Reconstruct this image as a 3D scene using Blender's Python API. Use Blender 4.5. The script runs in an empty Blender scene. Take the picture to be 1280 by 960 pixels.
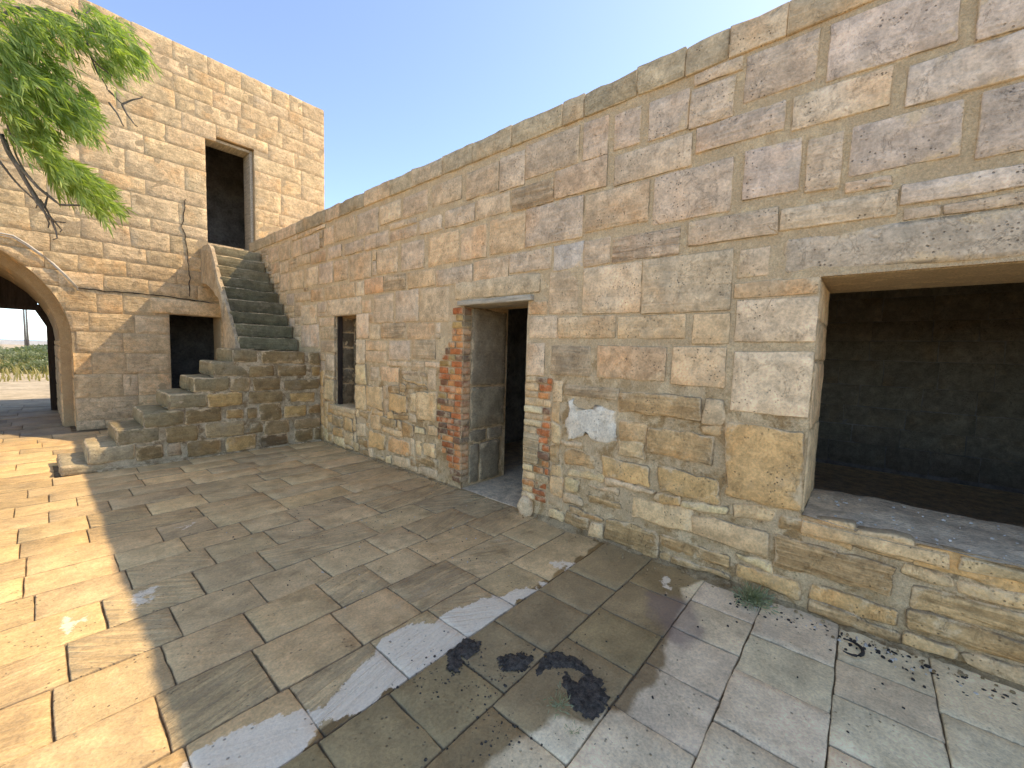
import bpy, math, random
import numpy as np
from mathutils import Vector, Matrix, noise as mn

random.seed(7)
SC = bpy.context.scene
COL = SC.collection
R = math.radians

# ------------------------------------------------------------------ camera
FPX = 511.02
YAW, PITCH, ROLL, EYE = R(49.3105), R(4.28095), R(1.66827), 1.55
fwd = np.array([math.sin(YAW) * math.cos(PITCH), math.cos(YAW) * math.cos(PITCH), -math.sin(PITCH)])
rgt0 = np.array([math.cos(YAW), -math.sin(YAW), 0.0])
up0 = np.cross(rgt0, fwd)
rgt = math.cos(ROLL) * rgt0 + math.sin(ROLL) * up0
upv = -math.sin(ROLL) * rgt0 + math.cos(ROLL) * up0
cam_data = bpy.data.cameras.new("camera")
cam = bpy.data.objects.new("camera", cam_data)
COL.objects.link(cam)
M = Matrix(((rgt[0], upv[0], -fwd[0], 0), (rgt[1], upv[1], -fwd[1], 0), (rgt[2], upv[2], -fwd[2], EYE), (0, 0, 0, 1)))
cam.matrix_world = M
cam_data.sensor_fit = 'HORIZONTAL'
cam_data.sensor_width = 36
cam_data.lens = 36 * FPX / 1280
cam_data.clip_start = 0.05
cam_data.clip_end = 5000
SC.camera = cam

# ------------------------------------------------------------------ world, sun, exposure
SUN_FROM = Vector((1.0, -0.36, 1.353)).normalized()
world = bpy.data.worlds.new("World")
SC.world = world
world.use_nodes = True
wn = world.node_tree
wn.nodes.clear()
sky = wn.nodes.new('ShaderNodeTexSky')
sky.sky_type = 'NISHITA'
sky.sun_disc = False
sky.sun_elevation = math.asin(SUN_FROM.z)
sky.sun_rotation = math.atan2(SUN_FROM.x, SUN_FROM.y)
sky.air_density = 0.6
sky.dust_density = 0.25
sky.ozone_density = 5.0
bg = wn.nodes.new('ShaderNodeBackground')
bg.inputs['Strength'].default_value = 0.15
wo = wn.nodes.new('ShaderNodeOutputWorld')
wn.links.new(sky.outputs[0], bg.inputs[0])
wn.links.new(bg.outputs[0], wo.inputs[0])
sun_data = bpy.data.lights.new("sun", 'SUN')
sun_data.energy = 2.0
sun_data.angle = R(0.53)
sun_data.color = (0.72, 0.655, 0.535)
sun = bpy.data.objects.new("sun", sun_data)
COL.objects.link(sun)
sun.rotation_euler = SUN_FROM.to_track_quat('Z', 'Y').to_euler()
sun.location = (12, -4, 16)
vs = SC.view_settings
vs.view_transform = 'Standard'
vs.look = 'None'
vs.exposure = 1.80
vs.gamma = 1.0
vs.use_white_balance = True
vs.white_balance_temperature = 8400
vs.white_balance_tint = 12.0
vs.use_curve_mapping = False
SC.render.resolution_x, SC.render.resolution_y = 1024, 768

# ------------------------------------------------------------------ pixel -> place
def ray(x, y):
    return fwd + rgt * (x - 640) / FPX - upv * (y - 480) / FPX
def on_ground(x, y, z=0.0):
    d = ray(x, y); t = (z - EYE) / d[2]
    return (t * d[0], t * d[1])
def on_x(x, y, X):              # the main wall: returns (y, z)
    d = ray(x, y); t = X / d[0]
    return (t * d[1], EYE + t * d[2])
def on_y(x, y, Y):              # the tower wall and the stair front: returns (x, z)
    d = ray(x, y); t = Y / d[1]
    return (t * d[0], EYE + t * d[2])

XW = 3.07        # courtyard face of the long wall
YT = 10.2        # courtyard face of the tower
YS = 6.84        # front of the lower stair flight
WT = 0.75        # thickness of the long wall

# ------------------------------------------------------------------ materials
class NT:
    def __init__(s, name):
        s.m = bpy.data.materials.new(name); s.m.use_nodes = True
        s.t = s.m.node_tree; s.t.nodes.clear()
        s.out = s.t.nodes.new('ShaderNodeOutputMaterial')
        s.b = s.t.nodes.new('ShaderNodeBsdfPrincipled')
        s.t.links.new(s.b.outputs[0], s.out.inputs[0])
        s.b.inputs['Specular IOR Level'].default_value = 0.25
    def n(s, typ, **kw):
        nd = s.t.nodes.new(typ)
        for k, v in kw.items(): setattr(nd, k, v)
        return nd
    def put(s, sock, v):
        if isinstance(v, bpy.types.NodeSocket): s.t.links.new(v, sock)
        elif v is not None:
            if isinstance(v, (tuple, list)) and len(v) == 3 and sock.type == 'RGBA': v = (*v, 1)
            sock.default_value = v
    def math(s, op, a, b=None, c=None, clamp=False):
        nd = s.n('ShaderNodeMath', operation=op, use_clamp=clamp)
        for i, v in enumerate((a, b, c)):
            if v is not None: s.put(nd.inputs[i], v)
        return nd.outputs[0]
    def vmath(s, op, a, b=None):
        nd = s.n('ShaderNodeVectorMath', operation=op)
        s.put(nd.inputs[0], a)
        if b is not None: s.put(nd.inputs[1], b)
        return nd.outputs[0]
    def mix(s, f, a, b, mode='MIX'):
        nd = s.n('ShaderNodeMix', data_type='RGBA', blend_type=mode)
        s.put(nd.inputs[0], f); s.put(nd.inputs[6], a); s.put(nd.inputs[7], b)
        return nd.outputs[2]
    def noise(s, vec, scale, detail=4, rough=0.55, dist=0.0):
        nd = s.n('ShaderNodeTexNoise')
        s.put(nd.inputs['Vector'], vec); s.put(nd.inputs['Scale'], scale)
        nd.inputs['Detail'].default_value = detail; nd.inputs['Roughness'].default_value = rough
        nd.inputs['Distortion'].default_value = dist
        return nd.outputs['Fac']
    def voro(s, vec, scale, feature='F1'):
        nd = s.n('ShaderNodeTexVoronoi', feature=feature)
        s.put(nd.inputs['Vector'], vec); s.put(nd.inputs['Scale'], scale)
        return nd.outputs['Distance']
    def step(s, v, lo, hi, a=0.0, b=1.0):
        nd = s.n('ShaderNodeMapRange', interpolation_type='SMOOTHSTEP')
        s.put(nd.inputs[0], v)
        for i, q in enumerate((lo, hi, a, b)): nd.inputs[i + 1].default_value = q
        return nd.outputs[0]
    def attr(s, name):
        return s.n('ShaderNodeAttribute', attribute_name=name).outputs['Fac']
    def bump(s, h, strength=0.6, dist=0.02, nrm=None):
        nd = s.n('ShaderNodeBump')
        nd.inputs['Strength'].default_value = strength; nd.inputs['Distance'].default_value = dist
        s.put(nd.inputs['Height'], h)
        if nrm is not None: s.put(nd.inputs['Normal'], nrm)
        return nd.outputs[0]
    def gray(s, v):
        nd = s.n('ShaderNodeCombineColor')
        for i in range(3): s.put(nd.inputs[i], v)
        return nd.outputs[0]

MORTAR = (0.76, 0.595, 0.42)

def stone_material(name, smear=1.0, tooled=0.0, bumpd=0.02, rough=0.88):
    k = NT(name)
    oi = k.n('ShaderNodeObjectInfo')
    pos = k.n('ShaderNodeNewGeometry').outputs['Position']
    off = k.vmath('SCALE', (13.1, 37.7, 71.3)); off.node.inputs['Scale'].default_value = 1
    k.t.links.new(oi.outputs['Random'], off.node.inputs['Scale'])
    P = k.vmath('ADD', pos, off)
    big = k.noise(P, 2.6, 5, 0.6)
    mid = k.noise(P, 11, 6, 0.65, 0.4)
    fine = k.noise(P, 60, 6, 0.7)
    st = k.vmath('MULTIPLY', P, (1.6, 1.6, 26.0))
    strat = k.noise(st, 1.0, 5, 0.6, 0.8)
    col = k.mix(1.0, oi.outputs['Color'], k.gray(k.step(big, 0.25, 0.75, 0.80, 1.20)), 'MULTIPLY')
    col = k.mix(1.0, col, k.gray(k.step(mid, 0.30, 0.70, 0.78, 1.20)), 'MULTIPLY')
    col = k.mix(1.0, col, k.gray(k.step(fine, 0.25, 0.75, 0.76, 1.22)), 'MULTIPLY')
    # iron staining
    iron = k.noise(P, 1.7, 4, 0.6, 0.3)
    col = k.mix(k.step(iron, 0.50, 0.75, 0.0, 0.42), col, k.mix(1.0, col, (1.15, 0.80, 0.48), 'MULTIPLY'))
    # grey weather film
    film = k.noise(P, 3.3, 8, 0.7)
    col = k.mix(k.step(film, 0.52, 0.72, 0.0, 0.38), col, (0.54, 0.45, 0.32))
    # bedding bands
    sa = k.math('MULTIPLY', oi.outputs['Alpha'], k.step(strat, 0.40, 0.62))
    col = k.mix(k.math('MULTIPLY', sa, 0.6), col, k.mix(1.0, col, (0.50, 0.44, 0.36), 'MULTIPLY'))
    # scars and flaked skins
    flake = k.noise(P, 5.5, 9, 0.75, 1.2)
    fl = k.step(flake, 0.565, 0.585)
    col = k.mix(k.math('MULTIPLY', fl, 0.3), col, k.mix(1.0, col, (1.2, 1.19, 1.16), 'MULTIPLY'))
    vein = k.step(k.math('ABSOLUTE', k.math('SUBTRACT', k.noise(P, 1.6, 4, 0.55, 0.6), 0.5)), 0.0, 0.012, 1.0, 0.0)
    vein = k.math('MULTIPLY', vein, k.step(k.noise(P, 2.0, 3), 0.60, 0.68))
    col = k.mix(k.math('MULTIPLY', vein, 0.3), col, k.mix(1.0, col, (0.45, 0.38, 0.30), 'MULTIPLY'))
    # pits
    pit = k.voro(P, 38)
    pmask = k.math('MULTIPLY', k.step(pit, 0.10, 0.22, 1.0, 0.0), k.step(k.noise(P, 5, 2), 0.48, 0.62))
    col = k.mix(k.math('MULTIPLY', pmask, 0.65), col, (0.10, 0.08, 0.06))
    # lime mortar smeared over the arrises
    e = k.attr('edge')
    sm = k.math('ADD', k.math('MULTIPLY', e, 0.30), k.math('MULTIPLY', k.noise(P, 6, 7, 0.72, 0.3), 1.1))
    smf = k.math('MULTIPLY', k.step(sm, 0.70, 0.84), 0.75 * smear)
    col = k.mix(smf, col, k.mix(1.0, tuple(x * w_ for x, w_ in zip(MORTAR, (1.06, .985, .82))), k.gray(k.step(fine, 0.2, 0.8, 0.8, 1.25)), 'MULTIPLY'))
    # dark lines along stone edges: shade of open joints put into the colour
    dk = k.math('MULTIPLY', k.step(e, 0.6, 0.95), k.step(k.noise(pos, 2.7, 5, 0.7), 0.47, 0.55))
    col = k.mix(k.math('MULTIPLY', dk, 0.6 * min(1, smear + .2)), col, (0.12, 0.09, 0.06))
    k.put(k.b.inputs['Base Color'], col)
    k.b.inputs['Roughness'].default_value = rough
    h = k.math('ADD', k.math('MULTIPLY', mid, 0.55), k.math('MULTIPLY', fine, 0.30))
    h = k.math('SUBTRACT', h, k.math('MULTIPLY', sa, 0.42))
    h = k.math('SUBTRACT', h, k.math('MULTIPLY', pmask, 0.6))
    h = k.math('ADD', h, k.math('MULTIPLY', fl, 0.14))
    h = k.math('SUBTRACT', h, k.math('MULTIPLY', vein, 0.35))
    if tooled:
        tl = k.vmath('MULTIPLY', k.vmath('ADD', P, k.vmath('MULTIPLY', k.gray(mid), (0.10, 0.10, 0.10))), (9, 9, 22))
        h = k.math('ADD', h, k.math('MULTIPLY', k.step(k.noise(tl, 1.0, 3, 0.5, 0.5), 0.3, 0.7), tooled))
    k.put(k.b.inputs['Normal'], k.bump(h, 0.85, bumpd))
    return k.m

def mortar_material(name, c=MORTAR, dark=(0.22, 0.175, 0.13), vary=1.0, sound_above=False):
    c, dark = (tuple(x * w_ for x, w_ in zip(q_, (1.06, .985, .82))) for q_ in (c, dark))
    k = NT(name)
    pos = k.n('ShaderNodeNewGeometry').outputs['Position']
    big = k.noise(pos, 1.9, 8, 0.7, 0.4)
    mid = k.noise(pos, 9, 7, 0.72, 0.3)
    lump = k.noise(pos, 24, 6, 0.7)
    fine = k.noise(pos, 85, 5, 0.75)
    # above head height the pointing is sound and pale, lower down it has perished to earth
    if sound_above:
        sep = k.n('ShaderNodeSeparateXYZ'); k.put(sep.inputs[0], pos)
        lowm = k.step(k.math('ADD', sep.outputs[2], k.math('MULTIPLY', k.math('SUBTRACT', big, 0.5), 2.0)), 1.15, 1.75, 1.0, 0.12)
    else: lowm = 1.0
    col = k.mix(k.math('MULTIPLY', k.step(big, 0.40, 0.62), lowm), c, dark)
    earth = k.noise(pos, 4.3, 8, 0.72, 0.5)
    col = k.mix(k.math('MULTIPLY', k.step(earth, 0.49, 0.60, 0, 0.85 * vary), lowm), col, tuple(x * y for x, y in zip(dark, (0.72, 0.62, 0.50))))
    col = k.mix(k.step(mid, 0.50, 0.64, 0, 0.8 * vary), col, tuple(min(1, x * 1.28) for x in c))
    col = k.mix(k.math('MULTIPLY', k.step(lump, 0.56, 0.68, 0, 0.75 * vary), lowm), col, tuple(x * .42 for x in dark))
    col = k.mix(1.0, col, k.gray(k.step(fine, 0.2, 0.8, 0.70, 1.25)), 'MULTIPLY')
    k.put(k.b.inputs['Base Color'], col)
    k.b.inputs['Roughness'].default_value = 0.92
    h = k.math('ADD', k.math('MULTIPLY', mid, 0.8), k.math('MULTIPLY', fine, 0.35))
    h = k.math('ADD', h, k.math('MULTIPLY', lump, 0.5))
    k.put(k.b.inputs['Normal'], k.bump(h, 0.95, 0.04))
    return k.m

def paving_material():
    k = NT('paving_stone')
    oi = k.n('ShaderNodeObjectInfo')
    pos = k.n('ShaderNodeNewGeometry').outputs['Position']
    off = k.vmath('SCALE', (13.1, 37.7, 7.3)); k.t.links.new(oi.outputs['Random'], off.node.inputs['Scale'])
    P = k.vmath('ADD', pos, off)
    big = k.noise(P, 2.2, 5, 0.6)
    gbig = k.noise(pos, 0.9, 5, 0.6)
    mid = k.noise(P, 10, 6, 0.68, 0.3)
    fine = k.noise(P, 75, 6, 0.7)
    # tool marks, direction differs from slab to slab
    rot = k.n('ShaderNodeVectorRotate', rotation_type='Z_AXIS')
    k.put(rot.inputs['Vector'], P)
    k.put(rot.inputs['Angle'], k.math('SUBTRACT', k.math('MULTIPLY', oi.outputs['Random'], 1.1), 0.35))
    tool = k.noise(k.vmath('MULTIPLY', rot.outputs[0], (2.2, 34.0, 1.0)), 1.0, 4, 0.6, 0.5)
    ta = k.math('MULTIPLY', oi.outputs['Alpha'], k.step(tool, 0.36, 0.62))
    col = oi.outputs['Color']
    for nz, lo, hi in ((big, 0.80, 1.20), (mid, 0.84, 1.16), (fine, 0.78, 1.20), (gbig, 0.86, 1.12)):
        col = k.mix(1.0, col, k.gray(k.step(nz, 0.25, 0.75, lo, hi)), 'MULTIPLY')
    col = k.mix(k.math('MULTIPLY', ta, 0.30), col, (0.12, 0.10, 0.075))
    soil = k.noise(pos, 3.1, 9, 0.72, 0.6)
    col = k.mix(k.step(soil, 0.50, 0.70, 0.0, 0.55), col, k.mix(1.0, col, (0.62, 0.58, 0.52), 'MULTIPLY'))
    speck = k.noise(pos, 34, 8, 0.8)
    col = k.mix(k.step(speck, 0.58, 0.68, 0.0, 0.55), col, (0.13, 0.105, 0.08))
    pale = k.noise(pos, 4.7, 9, 0.75, 0.3)
    col = k.mix(k.step(pale, 0.58, 0.74, 0.0, 0.5), col, (0.62, 0.51, 0.36))
    # damp
    damp = k.attr('damp')
    dm = k.step(k.math('ADD', damp, k.math('MULTIPLY', k.math('SUBTRACT', k.noise(pos, 5, 6, 0.65), 0.5), 0.7)), 0.35, 0.65)
    col = k.mix(dm, col, k.mix(1.0, col, (0.42, 0.37, 0.29), 'MULTIPLY'))
    # wine coloured salts round the edge of the damp
    rim = k.attr('rim')
    rm = k.step(k.math('ADD', rim, k.math('MULTIPLY', k.math('SUBTRACT', k.noise(pos, 7, 5, 0.6), 0.5), 0.9)), 0.45, 0.9, 0, 0.55)
    col = k.mix(rm, col, (0.24, 0.165, 0.15))
    # whitewash
    wh = k.attr('white')
    wm = k.step(k.math('ADD', wh, k.math('MULTIPLY', k.math('SUBTRACT', k.noise(pos, 14, 9, 0.78), 0.5), 1.9)), 0.40, 0.52)
    streak = k.step(tool, 0.30, 0.40, 0.72, 1.0)
    wm = k.math('MULTIPLY', wm, streak)
    col = k.mix(k.math('MULTIPLY', wm, 0.93), col, k.mix(1.0, (0.96, 0.80, 0.58), k.gray(k.step(fine, 0.2, 0.8, 0.85, 1.1)), 'MULTIPLY'))
    # pits and specks
    pit = k.voro(P, 30)
    pm = k.math('MULTIPLY', k.step(pit, 0.08, 0.2, 1, 0), k.step(k.noise(P, 4, 3), 0.5, 0.62))
    col = k.mix(k.math('MULTIPLY', pm, 0.6), col, (0.07, 0.055, 0.04))
    e = k.attr('edge')
    em = k.step(k.math('ADD', k.math('MULTIPLY', e, 0.5), k.math('MULTIPLY', k.noise(pos, 16, 5, 0.7), 0.8)), 0.72, 0.92, 0, 0.5)
    col = k.mix(em, col, (0.15, 0.125, 0.095))
    k.put(k.b.inputs['Base Color'], col)
    rg = k.math('SUBTRACT', k.step(mid, 0.3, 0.7, 0.70, 0.92), k.math('MULTIPLY', dm, 0.18))
    k.put(k.b.inputs['Roughness'], rg)
    k.b.inputs['Specular IOR Level'].default_value = 0.35
    h = k.math('ADD', k.math('MULTIPLY', mid, 0.6), k.math('MULTIPLY', fine, 0.28))
    h = k.math('SUBTRACT', h, k.math('MULTIPLY', ta, 0.55))
    h = k.math('SUBTRACT', h, k.math('MULTIPLY', pm, 0.5))
    k.put(k.b.inputs['Normal'], k.bump(h, 0.8, 0.016))
    return k.m

def plain_material(name, c, var=0.25, scale=12, rough=0.85, bump=0.01, stretch=(1, 1, 1)):
    k = NT(name)
    pos = k.vmath('MULTIPLY', k.n('ShaderNodeNewGeometry').outputs['Position'], stretch)
    a = k.noise(pos, scale, 6, 0.65); b = k.noise(pos, scale * 7, 4, 0.6)
    col = k.mix(1.0, c, k.gray(k.step(a, 0.25, 0.75, 1 - var, 1 + var)), 'MULTIPLY')
    col = k.mix(1.0, col, k.gray(k.step(b, 0.25, 0.75, 1 - var * .7, 1 + var * .7)), 'MULTIPLY')
    k.put(k.b.inputs['Base Color'], col)
    k.b.inputs['Roughness'].default_value = rough
    k.put(k.b.inputs['Normal'], k.bump(k.math('ADD', a, k.math('MULTIPLY', b, 0.5)), 0.8, bump))
    return k.m

def leaf_material(name, c1, c2, trans=0.35):
    k = NT(name)
    r = k.n('ShaderNodeNewGeometry').outputs['Random Per Island']
    pos = k.n('ShaderNodeNewGeometry').outputs['Position']
    f = k.math('ADD', k.math('MULTIPLY', r, 0.7), k.math('MULTIPLY', k.noise(pos, 2.5, 3), 0.4), clamp=True)
    col = k.mix(f, c1, c2)
    k.put(k.b.inputs['Base Color'], col)
    k.b.inputs['Roughness'].default_value = 0.42
    tr = k.n('ShaderNodeBsdfTranslucent'); k.put(tr.inputs[0], k.mix(1.0, col, (1.3, 1.5, 0.5), 'MULTIPLY'))
    ms = k.n('ShaderNodeMixShader'); ms.inputs[0].default_value = trans
    k.t.links.new(k.b.outputs[0], ms.inputs[1]); k.t.links.new(tr.outputs[0], ms.inputs[2])
    k.t.links.new(ms.outputs[0], k.out.inputs[0])
    return k.m

MAT = dict(
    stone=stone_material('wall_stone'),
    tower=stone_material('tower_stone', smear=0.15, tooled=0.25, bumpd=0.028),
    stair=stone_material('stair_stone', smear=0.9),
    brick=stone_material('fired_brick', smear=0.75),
    mortar=mortar_material('lime_mortar', MORTAR, (0.62, 0.46, 0.29), 1.0, True),
    mortar_stair=mortar_material('pale_lime_mortar', (0.60, 0.52, 0.41), (0.34, 0.275, 0.195)),
    mortar_tower=mortar_material('tower_mortar', (0.54, 0.42, 0.295), (0.48, 0.37, 0.255), 0.25),
    paving=paving_material(),
    bed=mortar_material('joint_dirt', (0.33, 0.265, 0.185), (0.22, 0.175, 0.125)),
    room=plain_material('dark_plaster', (0.30, 0.27, 0.235), 0.4, 3, 0.95, 0.03),  # even dark tone for the room walls
    roomstone=stone_material('dark_stone', smear=0.2),  # for the dark-toned stones of the room's back wall
    dust=plain_material('grey_dust', (0.74, 0.59, 0.40), 0.3, 8, 0.95, 0.02),
    sand=plain_material('sandy_ground', (0.48, 0.39, 0.26), 0.25, 1.5, 0.95, 0.03),
    wood=plain_material('whitewashed_wood', (0.50, 0.43, 0.32), 0.35, 3, 0.75, 0.015, (12, 1.2, 14)),
    planks=plain_material('dark_planks', (0.045, 0.03, 0.022), 0.4, 6, 0.7, 0.01, (6, 6, 0.6)),
    bark=plain_material('grey_bark', (0.17, 0.145, 0.12), 0.4, 14, 0.9, 0.02, (1, 1, 0.4)),
    cable=plain_material('pale_cable', (0.55, 0.50, 0.42), 0.15, 20, 0.6, 0.002),
    black=plain_material('painted_crack_shade', (0.03, 0.024, 0.02), 0.3, 20, 0.95, 0.01),  # near-black colour painting the shade inside the tower cracks
    tar=plain_material('tar_gravel', (0.085, 0.074, 0.06), 0.75, 45, 0.8, 0.02),
    char=plain_material('charcoal', (0.045, 0.04, 0.036), 0.5, 40, 0.8, 0.01),
    pebble=plain_material('pale_pebble', (0.55, 0.51, 0.45), 0.3, 30, 0.85, 0.005),
    earth=mortar_material('brown_earth', (0.52, 0.41, 0.28), (0.36, 0.27, 0.17)),
    steel=plain_material('grey_pole', (0.16, 0.15, 0.14), 0.2, 4, 0.6, 0.002),
    whitewall=plain_material('far_white_wall', (0.62, 0.60, 0.56), 0.1, 1, 0.9, 0.002),
    sea=plain_material('sea_water', (0.05, 0.12, 0.17), 0.1, 0.05, 0.25, 0.002),
    leaf=leaf_material('acacia_leaf', (0.12, 0.20, 0.045), (0.46, 0.53, 0.20), 0.45),
    weed=leaf_material('weed_leaf', (0.20, 0.23, 0.13), (0.37, 0.38, 0.25), 0.25),
    scrub=leaf_material('scrub_leaf', (0.11, 0.15, 0.08), (0.30, 0.31, 0.18), 0.25),
    straw=leaf_material('dry_grass', (0.28, 0.22, 0.09), (0.42, 0.35, 0.17), 0.3),
)
PAL = dict(t=(.42, .32, .20), p=(.50, .40, .27), o=(.45, .305, .15), g=(.37, .315, .25), b=(.27, .20, .115),
           k=(.32, .235, .14), a=(.52, .30, .15), u=(.43, .34, .25), v=(.385, .33, .275), w=(.68, .63, .54),
           m=(.37, .315, .25), r=(.58, .20, .085), y=(.52, .35, .16), d=(.36, .305, .235), n=(.25, .14, .09), h=(.17, .12, .075))

RAW = dict(PAL)
MEAN = (.78, .59, .395)
for q in 'togbkauvmp':
    PAL[q] = tuple((.40 * c * (1.9, 1.82, 1.85)[i_] + .60 * m) for i_, (c, m) in enumerate(zip(PAL[q], MEAN)))
PAL['w'] = RAW['w'] = (.80, .72, .60); RAW['x'] = (.66, .59, .50)
PAL['c'] = (.70, .32, .14)
PAL['x'] = (.66, .59, .50)
PAL['gr'] = (.58, .48, .36)
# ------------------------------------------------------------------ object helpers
def link(name, me, parent=None, mat=None):
    o = bpy.data.objects.new(name, me)
    COL.objects.link(o)
    if parent is not None: o.parent = parent
    if mat is not None: me.materials.append(mat)
    return o
def empty(name, loc, label, cat, group=None):
    o = bpy.data.objects.new(name, None); COL.objects.link(o)
    o.location = loc; o['label'] = label; o['category'] = cat
    if group: o['group'] = group
    return o
def tag(o, label, cat, group=None, kind=None):
    o['label'] = label; o['category'] = cat
    if group: o['group'] = group
    if kind: o['kind'] = kind
    return o
def mesh(name, v, f, smooth=False):
    me = bpy.data.meshes.new(name)
    me.from_pydata([tuple(map(float, p)) for p in v], [], f)
    me.validate(); me.update()
    if smooth: me.polygons.foreach_set('use_smooth', [True] * len(me.polygons))
    return me
def local(o):                     # children meshes are written in world space: cancel the parent's place
    p = o.parent
    if p is not None: o.matrix_parent_inverse = Matrix.Translation(-p.location)
    return o
def fattr(me, name, vals):
    a = me.attributes.new(name, 'FLOAT', 'POINT'); a.data.foreach_set('value', [float(x) for x in vals])
def nz(x, y, z, s): return mn.noise(Vector((x * s, y * s, z * s)))
def fr(x, y, z, s, o=3): return mn.fractal(Vector((x * s, y * s, z * s)), 0.9, 2.1, o)

def jit(c, amt=0.10):
    f = 1 + random.uniform(-amt, amt)
    return tuple(max(0.01, min(0.93, x * f * w_ * (1 + random.uniform(-.012, .012)))) for x, w_ in zip(c, (1.06, .985, .82)))

def stone(parent, name, mat, frame, quad, proud=0.012, back=0.06, col='t', alpha=0.15, bevel=0.018,
          rough=0.006, wob=0.008, cell=0.07, warp=None, bulge=0.0, cmul=1.0, extra=None, camt=0.10):
    """One block. frame = (origin, U, V, N); quad = 4 (u,v) corners anticlockwise from the lower left."""
    O, U, V, N = frame
    (a0, b0), (a1, b1), (a2, b2), (a3, b3) = quad
    w = 0.5 * (math.hypot(a1 - a0, b1 - b0) + math.hypot(a2 - a3, b2 - b3))
    h = 0.5 * (math.hypot(a3 - a0, b3 - b0) + math.hypot(a2 - a1, b2 - b1))
    if w < 0.015 or h < 0.015: return None
    bu = min(bevel, w * .3) / w; bv = min(bevel, h * .3) / h
    nu = max(1, min(9, round(w / cell))); nv = max(1, min(8, round(h / cell)))
    S = [0] + [bu + (1 - 2 * bu) * i / nu for i in range(nu + 1)] + [1]
    T = [0] + [bv + (1 - 2 * bv) * i / nv for i in range(nv + 1)] + [1]
    ns, nt = len(S), len(T)
    sd = random.uniform(0, 500)
    verts, edge = [], []
    for j, t in enumerate(T):
        for i, s in enumerate(S):
            u = (a0 * (1 - s) + a1 * s) * (1 - t) + (a3 * (1 - s) + a2 * s) * t
            v = (b0 * (1 - s) + b1 * s) * (1 - t) + (b3 * (1 - s) + b2 * s) * t
            bi = i in (0, ns - 1); bj = j in (0, nt - 1)
            du = nz(u, v, sd, 9) * wob + nz(u, v, sd + 3, 30) * wob * .5
            dv = nz(u, v, sd + 50, 9) * wob + nz(u, v, sd + 53, 30) * wob * .5
            if bi and bj:           # knock the corner off
                du += (0.5 - s) * 2 * bevel * .45; dv += (0.5 - t) * 2 * bevel * .45
            hgt = proud + nz(u, v, sd + 90, 6) * rough + nz(u, v, sd + 120, 22) * rough * .6
            hgt += bulge * (1 - (2 * s - 1) ** 4) * (1 - (2 * t - 1) ** 4)
            if bi or bj: hgt = hgt - min(bevel, proud * 1.2 + .004) * (0.75 + .5 * nz(u, v, sd + 7, 12))
            u += du; v += dv
            if warp: u, v = warp(u, v)
            verts.append(O + U * u + V * v + N * hgt)
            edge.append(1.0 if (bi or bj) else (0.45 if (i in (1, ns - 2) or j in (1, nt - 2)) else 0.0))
    faces = [(j * ns + i, j * ns + i + 1, (j + 1) * ns + i + 1, (j + 1) * ns + i) for j in range(nt - 1) for i in range(ns - 1)]
    ring = [i for i in range(ns)] + [j * ns + ns - 1 for j in range(1, nt)] + [(nt - 1) * ns + i for i in range(ns - 2, -1, -1)] + [j * ns for j in range(nt - 2, 0, -1)]
    b = len(verts)
    for r in ring:
        p = verts[r]
        d = (p - O).dot(N)
        verts.append(p - N * (d + back)); edge.append(1.0)
    n = len(ring)
    for q in range(n):
        faces.append((ring[q], b + q, b + (q + 1) % n, ring[(q + 1) % n]))
    if U.cross(V).dot(N) < 0: faces = [f[::-1] for f in faces]
    me = mesh(name, verts, faces, True)
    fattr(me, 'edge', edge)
    if extra: extra(me, verts)
    o = link(name, me, parent, MAT[mat]); local(o)
    c = jit(PAL[col] if isinstance(col, str) else col, camt)
    o.color = (c[0] * cmul, c[1] * cmul, c[2] * cmul, alpha)
    return o

def rect(u0, u1, v0, v1): return [(u0, v0), (u1, v0), (u1, v1), (u0, v1)]

VX, VY, VZ = Vector((1, 0, 0)), Vector((0, 1, 0)), Vector((0, 0, 1))
F_WALL = (Vector((XW, 0, 0)), VY, VZ, -VX)        # u = y, v = z
F_TOWER = (Vector((0, YT, 0)), VX, VZ, -VY)       # u = x, v = z
F_STAIR = (Vector((0, YS, 0)), VX, VZ, -VY)
F_FLOOR = (Vector((0, 0, 0)), VX, VY, VZ)

def sheet(name, frame, us, vs_, skip, off, amp, mat, parent, sc=8.0):
    """A wall face as a displaced grid with openings left out."""
    O, U, V, N = frame
    idx, verts, faces = {}, [], []
    def vert(i, j):
        if (i, j) not in idx:
            u, v = us[i], vs_[j]
            p = O + U * u + V * v + N * (off(u, v) if callable(off) else off + amp * fr(u, v, 3.3, sc))
            idx[(i, j)] = len(verts); verts.append(p)
        return idx[(i, j)]
    for i in range(len(us) - 1):
        for j in range(len(vs_) - 1):
            if skip((us[i] + us[i + 1]) / 2, (vs_[j] + vs_[j + 1]) / 2): continue
            faces.append((vert(i, j), vert(i + 1, j), vert(i + 1, j + 1), vert(i, j + 1)))
    if U.cross(V).dot(N) < 0: faces = [f[::-1] for f in faces]
    o = link(name, mesh(name, verts, faces, True), parent, MAT[mat]); return local(o)
def lines(a, b, stepsz, must):
    xs = sorted(set([a, b] + [m for m in must if a < m < b]))
    out = []
    for p, q in zip(xs[:-1], xs[1:]):
        n = max(1, round((q - p) / stepsz))
        out += [p + (q - p) * i / n for i in range(n)]
    return out + [xs[-1]]
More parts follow.
